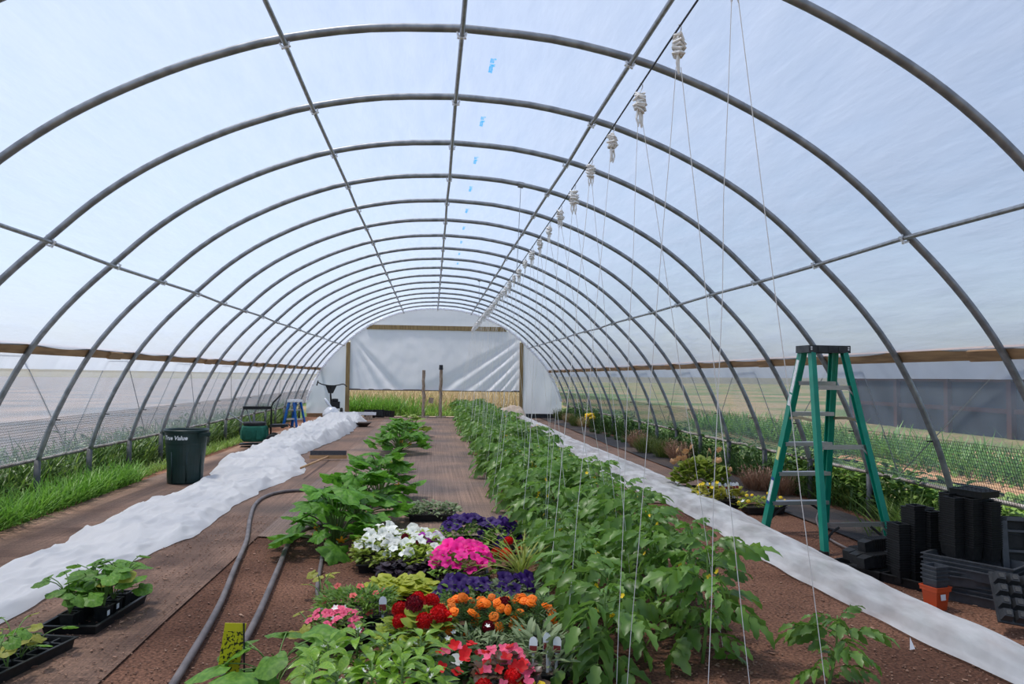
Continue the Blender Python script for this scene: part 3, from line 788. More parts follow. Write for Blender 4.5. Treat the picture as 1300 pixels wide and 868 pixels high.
squash('pale squash plant at the far end of the far clump', -.62, 17.2, 30, .42, .44, 7, True)

# ---------------------------------------------------------------- flower flats
small = [blade(1, .5, 3, .25, .5)]; narrow = [blade(1, .22, 3, .2, .6)]; round_ = [blade(1, .8, 4, .2, .4)]; heart = [palm(.5, 3, .12, 14, .4, .4, .03, 1)]
feather = [join([(blade(.5, .1, 2, .1, .2), Matrix.Translation((0, .25*j, 0)) @ Matrix.Rotation(s*.8, 4, 'Z')) for j in range(4) for s in (-1, 1)])]
def A(px, py, z): p = at(px, py-(8 if .05 < z and py > 640 else 0), z); return (p.x, p.y)
flat('flat of white petunias nearest the squash, over yellow-green leaves', 'petunias', 'petunia_flat', A(486, 692, .17), .38, .84, .21, 900, small, petw_green, .058, [(F_white, .039, 32, .055, .6)], 11)
flat('flat of white petunias beside the magenta blooms', 'petunias', 'petunia_flat', A(535, 695, .17), .34, .84, .21, 800, small, petw_green, .058, [(F_white, .039, 24, .055, .6), (F_dred, .03, 3, .06, .3)], 12)
flat('low dull green trailing plants behind the petunias', 'bedding plant', 'trailing_plant', A(548, 655, .1), .55, .35, .16, 480, small, grey_green, .05, (), 13)
flat('flat of deep purple petunias behind the hot pink ones', 'petunias', 'petunia_flat', A(592, 674, .19), .40, .42, .22, 380, small, pet_green, .055, [(F_purple, .045, 28, .05, .7)], 14)
flat('flat of deep purple petunias next to the tomatoes', 'petunias', 'petunia_flat', A(636, 678, .19), .28, .42, .22, 260, small, pet_green, .055, [(F_purple, .045, 17, .05, .7)], 15)
flat('few magenta petunias between the white and the purple ones', 'petunias', 'petunia_flat', A(546, 690, .2), .20, .16, .19, 90, small, pet_green, .05, [(F_magenta, .038, 7, .05, .5)], 16, tray=False)
flat('mound of hot pink petunias in the middle', 'petunias', 'petunia_flat', A(588, 712, .20), .42, .40, .23, 360, small, pet_green, .055, [(F_pink, .044, 36, .048, .5)], 17)
flat('scarlet flowers beside the arching grass', 'bedding plant', 'red_bedding_plant', A(646, 706, .2), .20, .22, .24, 110, small, pet_green, .05, [(F_red, .045, 5, .05, .3)], 18)
flat('flat of dark purple petunias in front of the hot pink ones', 'petunias', 'petunia_flat', A(588, 755, .14), .34, .30, .17, 300, small, pet_green, .052, [(F_purple, .042, 16, .05, .6)], 19)
flat('flat of dark purple petunias behind the marigolds', 'petunias', 'petunia_flat', A(654, 755, .14), .34, .30, .18, 300, small, grey_green, .052, [(F_purple, .044, 14, .06, .6)], 20)
flat('dark purple basil behind the lime coloured vine', 'basil', 'purple_basil', A(522, 728, .08), .42, .24, .12, 300, round_, basil_dark, .06, (), 21, pitch=(-.3, .5))
flat('lime yellow sweet potato vine behind the green calibrachoa', 'vine', 'lime_vine', A(507, 752, .08), .42, .30, .12, 150, heart, lime_green, .09, (), 22, pitch=(-.5, .4))
flat('fresh green calibrachoa with a few salmon flowers', 'calibrachoa', 'calibrachoa', A(452, 770, .12), .42, .34, .16, 600, narrow, pet_green, .07, [(F_salmon, .020, 10, .05, .5)], 23, pitch=(.2, 1.2))
flat('calibrachoa covered with small rose pink flowers', 'calibrachoa', 'calibrachoa', A(425, 798, .12), .30, .28, .15, 300, small, pet_green, .045, [(F_pinkc, .020, 34, .025, .6), (F_smallw, .02, 4, .05, .4)], 24)
flat('scarlet geraniums beside the marigolds', 'geraniums', 'geranium_flat', A(535, 790, .2), .30, .42, .24, 200, round_, petw_green, .06, [(F_red, .042, 12, .06, .4), (F_dred, .045, 2, .06, .3)], 25)
for k, (px, lab) in enumerate(((582, 'flat of orange marigolds next to the red geraniums'), (628, 'flat of orange marigolds in the middle'), (676, 'flat of orange marigolds next to the tomatoes'))):
    flat(lab, 'marigolds', 'marigold_flat', A(px, 785, .18), .24, .36, .21, 200, feather, mari_green, .075, [(F_mari, .025, (20, 24, 22)[k], .034, .6)] + ([(F_dred, .04, 2, .05, .3)] if k == 1 else []), 26+k, pitch=(.1, 1.1))
flat('pink and red begonias over bronze leaves at the front', 'begonias', 'begonia_flat', A(640, 862, .16), .26, .40, .20, 170, round_, begonia_leaf, .06, [(F_rose, .028, 24, .03, .5), (F_redf, .026, 12, .03, .5)], 30)
flat('red begonias over green leaves beside the pepper plants', 'begonias', 'begonia_flat', A(582, 850, .15), .22, .40, .18, 150, round_, mari_green, .06, [(F_redf, .028, 12, .045, .5), (F_rose, .026, 3, .04, .5)], 31)
flat('grey-green dianthus seedlings with four white plant tags', 'dianthus', 'dianthus_flat', A(686, 838, .10), .26, .40, .17, 240, narrow, grey_green, .10, (), 32, pitch=(.3, 1.3), tags=4)
flat('green salvia seedlings in front of the marigolds', 'salvia', 'salvia_flat', A(598, 822, .12), .34, .26, .15, 240, narrow, grey_green, .07, [(F_smallw, .014, 6, .05, .4)], 33, pitch=(.2, 1.2))
flat('yellow-green leafy seedlings under the red geraniums', 'seedlings', 'leafy_seedling_flat', A(508, 812, .12), .22, .34, .16, 260, small, petw_green, .05, (), 34)
flat('silver leaved dusty miller at the bottom edge', 'dusty miller', 'dusty_miller', A(572, 868, .08), .16, .16, .14, 36, round_, silver, .07, (), 35, tray=False)
flat('low red and yellow flowers at the bottom edge by the tag tray', 'bedding plant', 'mixed_flower_flat', A(652, 890, .12), .34, .22, .14, 120, small, mari_green, .05, [(F_red, .035, 6, .05, .4), (F_yp, .02, 5, .05, .4), (F_white, .03, 3, .05, .4)], 36)
t = thing('nursery_tray', 'black empty cell tray with one red plant tag, left of the geraniums', 'tray', (*A(484, 800, .03), 0))
obj_from('tray', TRAY, None, t, Matrix.Diagonal((.8, .6, 1, 1)))
for j in (-1, 0, 1): MB().box((0, j*.08, .03), (.19, .006, .05)).build('divider', blackP, t)
plant_tag(t, Vector((.0, .10, .10)), .1, 1.1)
# arching grass
t = thing('ornamental_grass', 'arching yellow-green ornamental grass between the pink petunias and tomatoes', 'grass plant', (*A(662, 750, 0), 0))
gr = random.Random(8); leaves = []
for k in range(46):
    az = gr.random()*6.28; L = gr.uniform(.28, .46)
    leaves.append((blade(L, .012, 7, .3, gr.uniform(.5, 1.5)), LM(Vector((gr.uniform(-.02, .02), gr.uniform(-.02, .02), .09)), az, gr.uniform(.75, 1.4))))
foliage('blades', t, leaves, arch_grass)
MB().tub(.11, .11, .10, .8).build('pot', blackP, t); MB().box((0, 0, .08), (.08, .08, .01)).build('soil', potmix, t)

# ---------------------------------------------------------------- pepper plants at the front
pr = random.Random(31)
PP = [(416, 840), (455, 832), (494, 836), (532, 842), (430, 880), (470, 876), (508, 880), (545, 884), (396, 872)]
for k, (px, py) in enumerate(PP):
    x, y = A(px, py, .2)
    nm = ['farthest left in the back line', 'second from left in the back line', 'third from left in the back line', 'beside the red begonias in the back line', 'second from left in the front line', 'in the middle of the front line', 'second from right in the front line', 'at the right end of the front line', 'at the left end of the front line'][k]
    t = thing('pepper_plant', 'bright glossy green pepper plant, ' + nm, 'pepper plant', (x, y, 0), pr.random()*6, 'pepper plants in pots')
    MB().tub(.09, .09, .09, .8).build('pot', blackP, t); MB().box((0, 0, .07), (.066, .066, .01)).build('soil', potmix, t)
    H = pr.uniform(.25, .30); stem = [Vector((0, 0, .07)), Vector((.005, .004, .15)), Vector((.0, .008, H))]
    st = MB().tube(stem, .005, 5)
    for j in range(26):
        f = .25+.75*j/26; az = j*2.4; p = Vector((0, 0, .07)).lerp(stem[2], f); rch = .05*(1.15-f)+.012
        q = p + Vector((math.cos(az)*rch, math.sin(az)*rch, .015)); st.tube([p, q], .0022, 4, False)
        obj_from('leaf', PEP[j % 3], None, t, LM(q, az, pr.uniform(-.1, .55)+(.35 if f > .85 else 0), (.125-.05*f)*pr.uniform(.8, 1.2), pr.uniform(-.4, .4)))
    st.build('stem', tom_stem, t, True)
    for j in range(2): obj_from('flower', F_smallw[0], None, t, LM(Vector((pr.uniform(-.05, .05), pr.uniform(-.08, 0), H-.01)), 4.7, .8, .014))

# ---------------------------------------------------------------- cucumber seedlings
def seedling(label, p, rz, nleaf, seed, H=.16, yellow=.15, size=.075, spread=.08, group='cucumber seedlings', pot=True, z0=.012):
    r0 = random.Random(seed); t = thing('cucumber_seedling', label, 'seedling', (p[0], p[1], z0), rz, group)
    base = 0
    if pot:
        MB().tub(.085, .085, .085, .8, .006).build('pot', blackP, t); MB().box((0, 0, .074), (.068, .068, .01)).build('soil', potmix, t); base = .08
    st = MB()
    for k in range(nleaf):
        az = k*2.4+r0.uniform(-.5, .5); rch = spread*r0.uniform(.4, 1.2); z = base + H*r0.uniform(.35, 1.)
        q = Vector((math.cos(az)*rch, math.sin(az)*rch, z))
        st.tube(spline([(0, 0, base), (q.x*.4, q.y*.4, base+(z-base)*.75), q], 3), .0028, 5, False)
        obj_from('leaf', CUY if r0.random() < yellow else CUKE[k % 2], None, t, LM(q, az+r0.uniform(-.5, .5), r0.uniform(-.7, .1), size*r0.uniform(.75, 1.25), r0.uniform(-.4, .4)))
    st.build('stalks', tom_stem, t, True); return t
def tray_thing(label, c, rz, sx=1., sy=1., sz=1., mesh=None, z=.012):
    t = thing('nursery_tray', label, 'tray', (*c, z), rz, 'black nursery trays')
    obj_from('tray', mesh or TRAY, None, t, Matrix.Diagonal((sx, sy, sz, 1))); return t
ta = at(132, 792, .0); tray_thing('black tray of potted cucumber seedlings beside the wide white cover', (-2.02, 4.52), -.08, 1.1, 1.15, .9)
k = 0
wn_ = ['nearest', 'second', 'third', 'farthest']
for j in range(4):
    for i in (-1, 1):
        if j == 0 and i == 1: continue
        x, y = -2.02 + i*.062, 4.52 - .20 + j*.125
        s = seedling('cucumber seedling in the %s pair of pots of the filled black tray, %s side' % (wn_[j], 'left' if i < 0 else 'right'), (x, y), -.08, 11, 60+k, .20, .10, .10, .12, z0=.020); k += 1
        if j < 3 and i > 0: sticker(s, Matrix.Translation((.038, -.025, .05)) @ Matrix.Rotation(math.pi/2, 4, 'Z'), .028, .028)
CELLS = MB().tub(.30, .56, .055, .96)
for i in range(1, 4): CELLS.box((-.14+.07*i, 0, .028), (.012, .50, .05))
for j in range(1, 7): CELLS.box((0, -.26+.0743*j, .028), (.26, .012, .05))
CELLM = CELLS.mesh('cell_tray', blackP)
tray_thing('black cell tray of leggy seedlings at the lower left corner', (-2.13, 3.80), -.25, 1., 1.05, 1., CELLM)
for k in range(9):
    x = -2.13 + (k % 2-.5)*.14; y = 3.58 + (k//2)*.105
    seedling('leggy pale cucumber seedling in the corner cell tray', (x, y), k, 4, 90+k, .17, .35, .075, .13, 'leggy seedlings in the corner tray', False, .05)
# loose vines near the flowers
def vine(label, px, py, n, seed, yellow, size=.07, H=.2, spread=.14):
    x, y = A(px, py, 0); return seedling(label, (x, y), seed, n, seed, H, yellow, size, spread, 'loose cucumber vines', False, 0)
vine('yellow-green cucumber vine left of the rose pink calibrachoa', 398, 822, 8, 201, .8, .07, .2, .12)
vine('thin cucumber vine climbing beside the grey hose and squash', 408, 762, 6, 202, .6, .07, .2, .10)
t = vine('cucumber plant with broad green leaves at the bottom, beside the yellow sticky card', 348, 880, 12, 203, .0, .17, .26, .19)
# yellow sticky card
cx, cy = A(302, 866, .1)
ycard = M('yellow_sticky_card', (.55, .50, .015), .35, 0, (.03, .028, .01), 70, lo=.53, hi=.57)
t = thing('sticky_trap', 'yellow sticky insect trap speckled with black flies, on a dark stake', 'sticky trap', (cx, cy, 0), .25)
mm = Matrix.Translation((-.03, 0, .205)) @ Matrix.Rotation(.13, 4, 'Y')
MB().box((0, 0, -.0), (.088, .003, .175)).build('card', ycard, t, False, mm)
MB().box((0, -.0, .105), (.088, .003, .034)).build('card_top', M('plain_yellow_card', (.62, .55, .02), .4), t, False, mm)
MB().tube([(.03, -.006, -.02), (.018, -.006, .325)], .004, 6).build('stake', wire_dark, t)

# ---------------------------------------------------------------- hoses
hoseM = M('dusty_black_hose', (.10, .085, .085), .55, 0, (.17, .145, .14), 9)
def hose(label, pts, r=.019):
    tag(MB().tube(spline([(x, y, r+.012) for x, y in pts], 8), r, 10).build('irrigation_hose', hoseM, None, True), label, 'hose', 'dusty hoses on the ground')
hose('long dusty hose curving across the ground to the squash', [(-1.20, 2.6), (-1.28, 3.58), (-1.38, 4.57), (-1.52, 5.5), (-1.66, 6.43), (-1.84, 7.3), (-1.98, 8.1), (-2.0, 8.65), (-1.88, 9.02), (-1.6, 9.16), (-1.25, 9.2), (-.8, 9.1)])
hose('shorter dusty hose running up to the nearest squash plant', [(-1.02, 2.6), (-1.07, 3.56), (-1.12, 4.41), (-1.22, 5.5), (-1.30, 6.4), (-1.24, 6.9), (-1.0, 7.05)])
hose('grey hose between the squash and the flower trays', [(-.98, 6.0), (-.93, 5.5), (-.86, 4.9), (-.74, 4.35), (-.70, 3.9)], .014)
hose('grey hose at the foot of the tomatoes beside the tag tray', [(.66, 5.4), (.56, 4.7), (.49, 4.2), (.50, 3.75), (.58, 3.4), (.66, 3.0)], .014)
hose('thin black drip line along the bare soil on the right', [(3.25, 5.3), (3.3, 6.2), (3.6, 7.0), (3.95, 7.6)], .010)

# ---------------------------------------------------------------- green stepladder
teal = M('green_fibreglass', (.0, .235, .155), .38, 0, (.0, .20, .13), 10, spec=.5)
alu = M('brushed_aluminium', (.52, .51, .52), .38, .85, (.40, .39, .40), 20, stretch=(1, 20, 20))
labW = M('white_label', (.80, .80, .80), .5, 0, (.60, .60, .62), 60); labY = M('yellow_label', (.62, .60, .25), .5); labB = M('blue_label', (.02, .07, .25), .5)
def stepladder(label, cx, cy, rz, H, wb_, wt, spread, nf, nb_, rail, mrail, mtop, stickers=True, front=1):
    """A frame ladder: treads on the front pair of rails, cross bars on the rear pair"""
    t = thing('stepladder', label, 'ladder', (cx, cy, 0.0), rz)
    yt = .07
    def P(side, face, f):                      # f = 0 foot .. 1 top
        w = wb_ + (wt-wb_)*f
        return Vector((side*w/2, face*(spread/2+(yt-spread/2)*f), (H-.04)*f + .012))
    for face in (front, -front):
        w = rail if face == front else rail*.8
        for side in (-1, 1):
            a, b = P(side, face, 0), P(side, face, 1)
            m = MB().bar(a, b, w*.42, w, (0, 1, 0))
            for e in (-1, 1): m.bar(a + Vector((-side*w*.30, e*w*.42, 0)), b + Vector((-side*w*.30, e*w*.42, 0)), w*.5, w*.14, (0, 1, 0))
            r = m.build('rail', mrail, t)
            MB().box(a + Vector((0, 0, .006)), (w*.75, w*1.25, .036)).build('foot', rubber, t)
            if stickers and face == front and side == -1:
                d = (b-a).normalized()
                for f0, f1, mm in ((.77, .945, labW), (.70, .76, labW), (.40, .47, labY), (.165, .285, labW), (.150, .168, labB), (.282, .300, labB)):
                    q0, q1 = P(side, face, f0), P(side, face, f1); o = Vector((-w*.235, 0, 0))
                    MB().bar(q0+o, q1+o, .002, w*.62, (0, 1, 0)).build('sticker', mm, t)
    for k in range(nf):
        f = (k+1)/(nf+1)*1.0-.005
        a, b = P(-1, front, f), P(1, front, f)
        s = MB().box(((a+b)/2 + Vector((0, -front*.015, 0))), ((b-a).length-rail*.2, .075, .012))
        s.box((a+b)/2 + Vector((0, front*.022, -.014)), ((b-a).length-rail*.2, .006, .03)); s.box((a+b)/2 + Vector((0, -front*.052, -.014)), ((b-a).length-rail*.2, .006, .03))
        tr_ = s.build('tread', alu, t)
    for k in range(nb_):
        f = (.13, .50, .80)[k] if nb_ == 3 else (k+1)/(nb_+1)
        a, b = P(-1, -front, f), P(1, -front, f)
        bar = MB().bar(a, b, .006, .038, (0, 0, 1)).build('cross_bar', alu, t)
        for e in (.12, .88): MB().tube([a.lerp(b, e)+Vector((0, -.008, 0)), a.lerp(b, e)+Vector((0, .008, 0))], .006, 6).build('rivet', steel, bar)
        for sd in (-1, 1):
            q = P(sd, -front, f); MB().bar(q + Vector((-sd*.06, 0, -.002)), P(sd, -front, f-.05), .004, .014).build('gusset', alu, t)
    tp = MB().box((0, 0, H-.0), (wt+.075, yt*2+.07, .012)); 
    for sy in (-1, 1): tp.box((0, sy*(yt+.032), H-.028), (wt+.075, .008, .06))
    for sx in (-1, 1): tp.box((sx*(wt/2+.034), 0, H-.028), (.008, yt*2+.07, .06))
    for k in (-.3, 0, .3): tp.box((k*wt, -yt-.038, H-.024), (.03, .008, .045))
    top = tp.build('top_cap', mtop, t)
    for sx in (-1, 1):
        for zz in (-.03, -.012): MB().tube([(sx*(wt/2+.015), -yt-.045, H+zz), (sx*(wt/2+.015), -yt-.034, H+zz)], .007, 8).build('rivet', clampM, top)
    for sd in (-1, 1):
        a, b = P(sd, front, .63), P(sd, -front, .63); mid = (a+b)/2 + Vector((0, 0, .015))
        MB().bar(a, mid, .006, .024).bar(mid, b, .006, .024).build('spreader', M('dull_brass', (.30, .26, .17), .5, .6), t)
        # knee braces under the lowest tread
        c = P(sd, front, .157); MB().tube(spline([P(sd, front, .035)+Vector((-sd*.02, 0, 0)), c+Vector((-sd*.07, -.01*front, -.09)), c+Vector((-sd*.17, -.01*front, -.02))], 4), .011, 6).build('knee_brace', rubber, t)
        c2 = P(sd, -front, .125); MB().tube(spline([P(sd, -front, .03)+Vector((-sd*.02, 0, 0)), c2+Vector((-sd*.07, 0, -.07)), c2+Vector((-sd*.15, 0, -.01))], 4), .011, 6).build('knee_brace', rubber, t)
    return t
stepladder('tall green fibreglass stepladder with black top cap, beside the black pots', 3.27, 6.26, math.radians(3), 1.70, .62, .32, .98, 5, 3, .072, teal, blackP2)
bluel = M('blue_fibreglass', (.005, .11, .42), .4)
stepladder('small blue stepladder standing by the left side near the far end', -3.72, 20.1, math.radians(60), .74, .36, .28, .46, 2, 2, .06, bluel, whiteP, False)

# ---------------------------------------------------------------- dark green bin
binM = M('dark_green_plastic', (.006, .024, .022), .42, 0, (.010, .032, .030), 5, spec=.45)
t = thing('trash_can', 'dark green round plastic trash can with white lettering', 'trash can', (-3.27, 9.98, .016), 0)
prof = [(.205, .0), (.212, .012), (.222, .30), (.226, .44), (.238, .45), (.243, .49), (.2455, .50), (.253, .635), (.268, .64), (.272, .665), (.262, .675), (.250, .66), (.240, .44), (.198, .015), (.0, .012)]
b = MB().lathe(prof, 40); b.f.append(tuple(range(40))[::-1]); b.build('body', binM, t, False)
for a in (math.radians(-25), math.radians(155)):
    ca, sa = math.cos(a), math.sin(a); h = MB()
    m = Matrix.Rotation(a, 4, 'Z')
    h.box((.285, 0, .628), (.06, .15, .014), m); h.box((.308, 0, .612), (.012, .15, .035), m); h.box((.28, .07, .605), (.045, .012, .045), m); h.box((.28, -.07, .605), (.045, .012, .045), m)
    h.build('handle', binM, t)
for a in (math.radians(-118), math.radians(-70), math.radians(-20)):     # moulded ribs on the side
    MB().tube([(.215*math.cos(a), .215*math.sin(a), .02), (.229*math.cos(a), .229*math.sin(a), .40)], .010, 6).build('rib', binM, t, True)
me = text_mesh('True Value', .072, .25, .0022); me.materials.append(whiteP)
for v in me.vertices:
    ang = math.radians(-107) + v.co.x/.25; z = .575 + v.co.y; r = .2525 + (z-.575)*.055 + .002
    v.co = Vector((r*math.cos(ang), r*math.sin(ang), z))
obj_from('lettering', me, None, t)

# ---------------------------------------------------------------- tool cart, broom, tiller and the things at the far end
t = thing('tool_cart', 'green fabric bucket caddy on a black two-wheeled dolly', 'cart', (-3.34, 14.9, .012), .15)
gfab = M('green_canvas', (.008, .10, .065), .8, 0, (.012, .13, .085), 12, .3)
b = MB(); n = 28; V = []
for z, r in ((.10, .20), (.14, .235), (.25, .25), (.36, .24), (.40, .225), (.40, .20)):
    V += [Vector((r*(1+(.05 if 0.12 < z < .38 else 0)*math.cos(k*math.pi/2))*math.cos(2*math.pi*k/n), r*(1+(.05 if .12 < z < .38 else 0)*math.cos(k*math.pi/2))*math.sin(2*math.pi*k/n), z)) for k in range(n)]
b.add(V, [(i*n+k, i*n+(k+1) % n, i*n+n+(k+1) % n, i*n+n+k) for i in range(5) for k in range(n)]+[tuple(range(n))[::-1]]); bk = b.build('bucket_caddy', gfab, t, True)
bk.location = (-.20, 0, 0)
MB().lathe([(.20, .40), (.215, .44), (.20, .47), (.15, .46), (0, .45)], 24, Matrix.Translation((-.20, 0, 0))).build('bucket_lid', blackP, t, True)
for k in range(8):
    a = k*math.pi/4+.4; MB().box((0, 0, 0), (.02, .10, .16), Matrix.Translation((-.20+.245*math.cos(a), .245*math.sin(a), .24)) @ Matrix.Rotation(a, 4, 'Z')).build('pocket', gfab, bk, False, Matrix.Translation((.20, 0, 0)))
MB().tube([(.10, .0, .06), (.10, 0, .76), (.13, 0, .84), (.27, .02, 1.0)], .016, 8).build('handle', blackP, t, True)
MB().box((-.16, 0, .74), (.52, .10, .06)).build('shelf', blackP, t)
MB().box((.25, .0, .40), (.34, .20, .05)).build('tool_rack', blackP, t)
MB().box((-.18, 0, .05), (.56, .34, .02)).build('toe_plate', blackP, t)
redP = M('red_wheel_hub', (.45, .02, .03), .5)
MB().tube([(.14, -.24, .125), (.14, .24, .125)], .011, 6).build('axle', steel, t)
for s in (-1, 1):
    m = Matrix.Translation((.14, s*.22, .125)) @ Matrix.Rotation(math.pi/2, 4, 'X')
    w = MB().lathe([(.075, -.03), (.118, -.03), (.127, -.015), (.127, .015), (.118, .03), (.075, .03)], 24, m).build('wheel', rubber, t, True)
    MB().lathe([(0, -.02), (.074, -.022), (.074, .022), (0, .02)], 20, m).build('hub', redP, w, True)
for k, (dx, dz) in enumerate(((-.10, .30), (-.30, .22), (-.02, .16))):
    MB().tube([(-.20+dx*.6, .05, .42), (-.20+dx*1.6, .05, .42+dz)], .012, 6).build('tool_handle', steel_thin, t)
# push broom
bw = M('broom_wood', (.55, .33, .16), .55, 0, (.42, .24, .11), 6); bristle = M('dark_bristles', (.045, .045, .05), .85, 0, (.10, .10, .11), 60)
ca_, cb_ = at(393, 578, .10), at(436, 580, .10)
t = thing('push_broom', 'push broom with wooden head and dark bristles lying at the edge of the white cover', 'broom', (-1.93, 13.05, .012), 0)
t.location.x = (ca_.x+cb_.x)/2; t.location.y = ca_.y+.1; hw = (cb_-ca_).length/2*.98
MB().box((0, 0, .055), (hw*2, .045, .06)).build('head', bw, t)
bb = MB()
for i in range(40):
    for j in range(3):
        x = -hw+.02+(2*hw-.04)*i/39; bb.bar((x, -.015+.018*j, .08), (x+.01*N(i, j), -.01+.03*j, .15), .016, .010)
tag(bb.build('bristles', bristle, t), kind='stuff')
tip = at(382, 594, .16); MB().tube([(.0, -.01, .06), (tip.x-t.location.x, tip.y-t.location.y, .15)], .016, 8).build('handle', bw, t, True)
# rototiller
t = thing('tiller', 'black walk-behind garden tiller against the end wall', 'tiller', (-3.35, 24.6, 0.012), .2)
tm = M('black_machine_paint', (.012, .012, .014), .45)
MB().box((.1, .1, .42), (.30, .30, .22)).lathe([(.10, .53), (.11, .56), (.10, .62), (0, .63)], 16, Matrix.Translation((.1, .1, 0))).build('engine', tm, t)
MB().box((.08, .05, .25), (.16, .22, .20)).build('gearbox', tm, t)
MB().tube(spline([(.0, .05, .3), (-.05, -.02, .75), (-.06, -.06, 1.02)], 5), .028, 8).build('column', tm, t)
MB().tube(spline([(-.48, -.22, 1.16), (-.36, -.14, 1.10), (-.2, -.06, 1.06), (0, -.05, 1.04), (.2, -.06, 1.07), (.34, -.14, 1.10), (.44, -.2, 1.02)], 4), .018, 8).build('handlebar', tm, t, True)
MB().add([Vector(v) for v in ((-.22, -.07, 1.06), (.14, -.07, 1.06), (.02, -.07, .80), (-.12, -.07, .80), (-.22, .0, 1.06), (.14, .0, 1.06), (.02, .0, .80), (-.12, .0, .80))], [(0, 3, 2, 1), (4, 5, 6, 7), (0, 1, 5, 4), (2, 3, 7, 6), (1, 2, 6, 5), (0, 4, 7, 3)]).build('control_panel', tm, t)
MB().tube([(-.46, -.2, 1.20), (-.50, -.24, 1.05)], .022, 6).build('lever', tm, t)
for s in (-1, 1):
    w = MB().lathe([(.05, -.04), (.15, -.04), (.165, 0), (.15, .04), (.05, .04)], 16, Matrix.Translation((.15+s*.17, .2, .165)) @ Matrix.Rotation(math.pi/2, 4, 'Y')).build('wheel', rubber, t)
    tn = MB()
    for k in range(6):
        a = k*math.pi/3; tn.bar((s*.13, -.1, .12), (s*.13, -.1+.11*math.cos(a), .12+.11*math.sin(a)), .03, .012)
    tn.build('tine', steel, t)
# white tied bag
def lump(name, rad, H, seed, mat, n=26, m=16, tipf=None, parent=None):
    V, F = [], []
    for i in range(m+1):
        f = i/m; prof_ = rad*(math.sin(math.pi*min(1, f*.8+.12))**.6)
        for k in range(n):
            a = 2*math.pi*k/n; d = Vector((math.cos(a), math.sin(a), f*2))
            q = prof_*(1+.20*noise.noise(d*1.8+Vector((seed, 0, 0)))+.08*noise.noise(d*5+Vector((seed, 0, 0))))
            V.append(Vector((q*math.cos(a), q*math.sin(a), H*f)) + (tipf(f) if tipf else Vector()))
    for i in range(m):
        for k in range(n): a, b_ = i*n+k, i*n+(k+1) % n; F.append((a, b_, b_+n, a+n))
    F += [tuple(range(n))[::-1], tuple(m*n+k for k in range(n))]
    return obj(name, V, F, mat, parent, True)
bagM = filmM('white_bag', .0, (.82, .84, .88), .7, .08, 0, bump=.5, scale=9)
t = thing('plastic_bag', 'white tied plastic bag at the far end of the wide cover', 'bag', (-3.15, 22.9, .16))
lump('bag_body', .24, .42, 3, bagM, parent=t)
MB().tube([(0, 0, .38), (-.04, 0, .46), (-.12, 0, .56), (-.20, 0, .68)], [.05, .035, .05, .03], 8).build('twisted_neck', bagM, t, True)
bpy.data.objects['plastic_bag'].location.z = .02
# white gutter board, bowl, crates
t = thing('white_gutter', 'white plastic gutter lying across the far end of the wide cover', 'gutter', (0, 0, 0))
g = MB().box((-2.62, 23.9, .16), (1.45, .16, .012)); g.box((-2.62, 23.82, .20), (1.45, .01, .09)); g.box((-2.62, 23.98, .20), (1.45, .01, .09)); g.build('channel', whiteP, t)
MB().box((-2.10, 23.9, .08), (.20, .14, .13)).build('end_block', wood_grey, t); MB().box((-3.1, 23.9, .08), (.20, .14, .13)).build('end_block', wood_grey, t)
t = thing('shallow_bowl', 'dark shallow bowl under the edge of the wide cover', 'bowl', (-2.0, 20.6, .012))
MB().lathe([(0, .0), (.10, .0), (.22, .10), (.24, .12), (.22, .115), (.10, .02), (0, .02)], 20).build('bowl', M('brown_bowl', (.08, .06, .05), .6), t, True)
cr = random.Random(4)
for k, (x, y, z, lab) in enumerate(((-2.15, 24.6, .012, 'black crate lying open by the left door post'), (-1.85, 24.75, .012, 'black crate in the heap at the doorway'), (-1.55, 24.65, .012, 'black crate at the right end of the heap in the doorway'))):
    t = thing('plastic_crate', lab, 'crate', (x, y, z), cr.uniform(-.6, .6), 'black crates in the doorway')
    c = MB().tub(.34, .28, .20, .9); c.build('crate_shell', blackP, t, False, Matrix.Translation((0, 0, .05)) @ Matrix.Rotation(cr.uniform(-.4, .4), 4, 'X'))
    for j in range(4): MB().box((-.12+.08*j, -.13, .14), (.012, .02, .16)).build('slat', blackP2, t)
# tan cloth bundle with white foam pieces
canvas = M('tan_canvas', (.52, .40, .30), .9, 0, (.62, .51, .41), 4, .4)
t = thing('canvas_bundle', 'crumpled tan canvas bundle at the right door post', 'bundle', (2.35, 24.75, .012))
def tent(u, v):
    x = -.62+1.24*u; y = -.35+.7*v; e = math.sin(math.pi*u)**.45*math.sin(math.pi*v)**.45
    return (x, y, max(.0, (.26+.30*u)*e*(1+.25*N(u*5, v*4, 2)) + .06*N(u*9, v*7, 5)*e))
grid_obj('canvas', tent, 40, 26, canvas, t)
t = thing('white_cloth', 'crumpled white cloth scrap among the far tomatoes beside the canvas bundle', 'cloth', (1.72, 23.4, .012))
grid_obj('cloth', lambda u, v: (-.38+.76*u, -.3+.6*v, .015+(.30*math.sin(math.pi*u)**.5*math.sin(math.pi*v)**.5)*(1+.5*N(u*6, v*5, 9))), 26, 20, cover_mat, t)
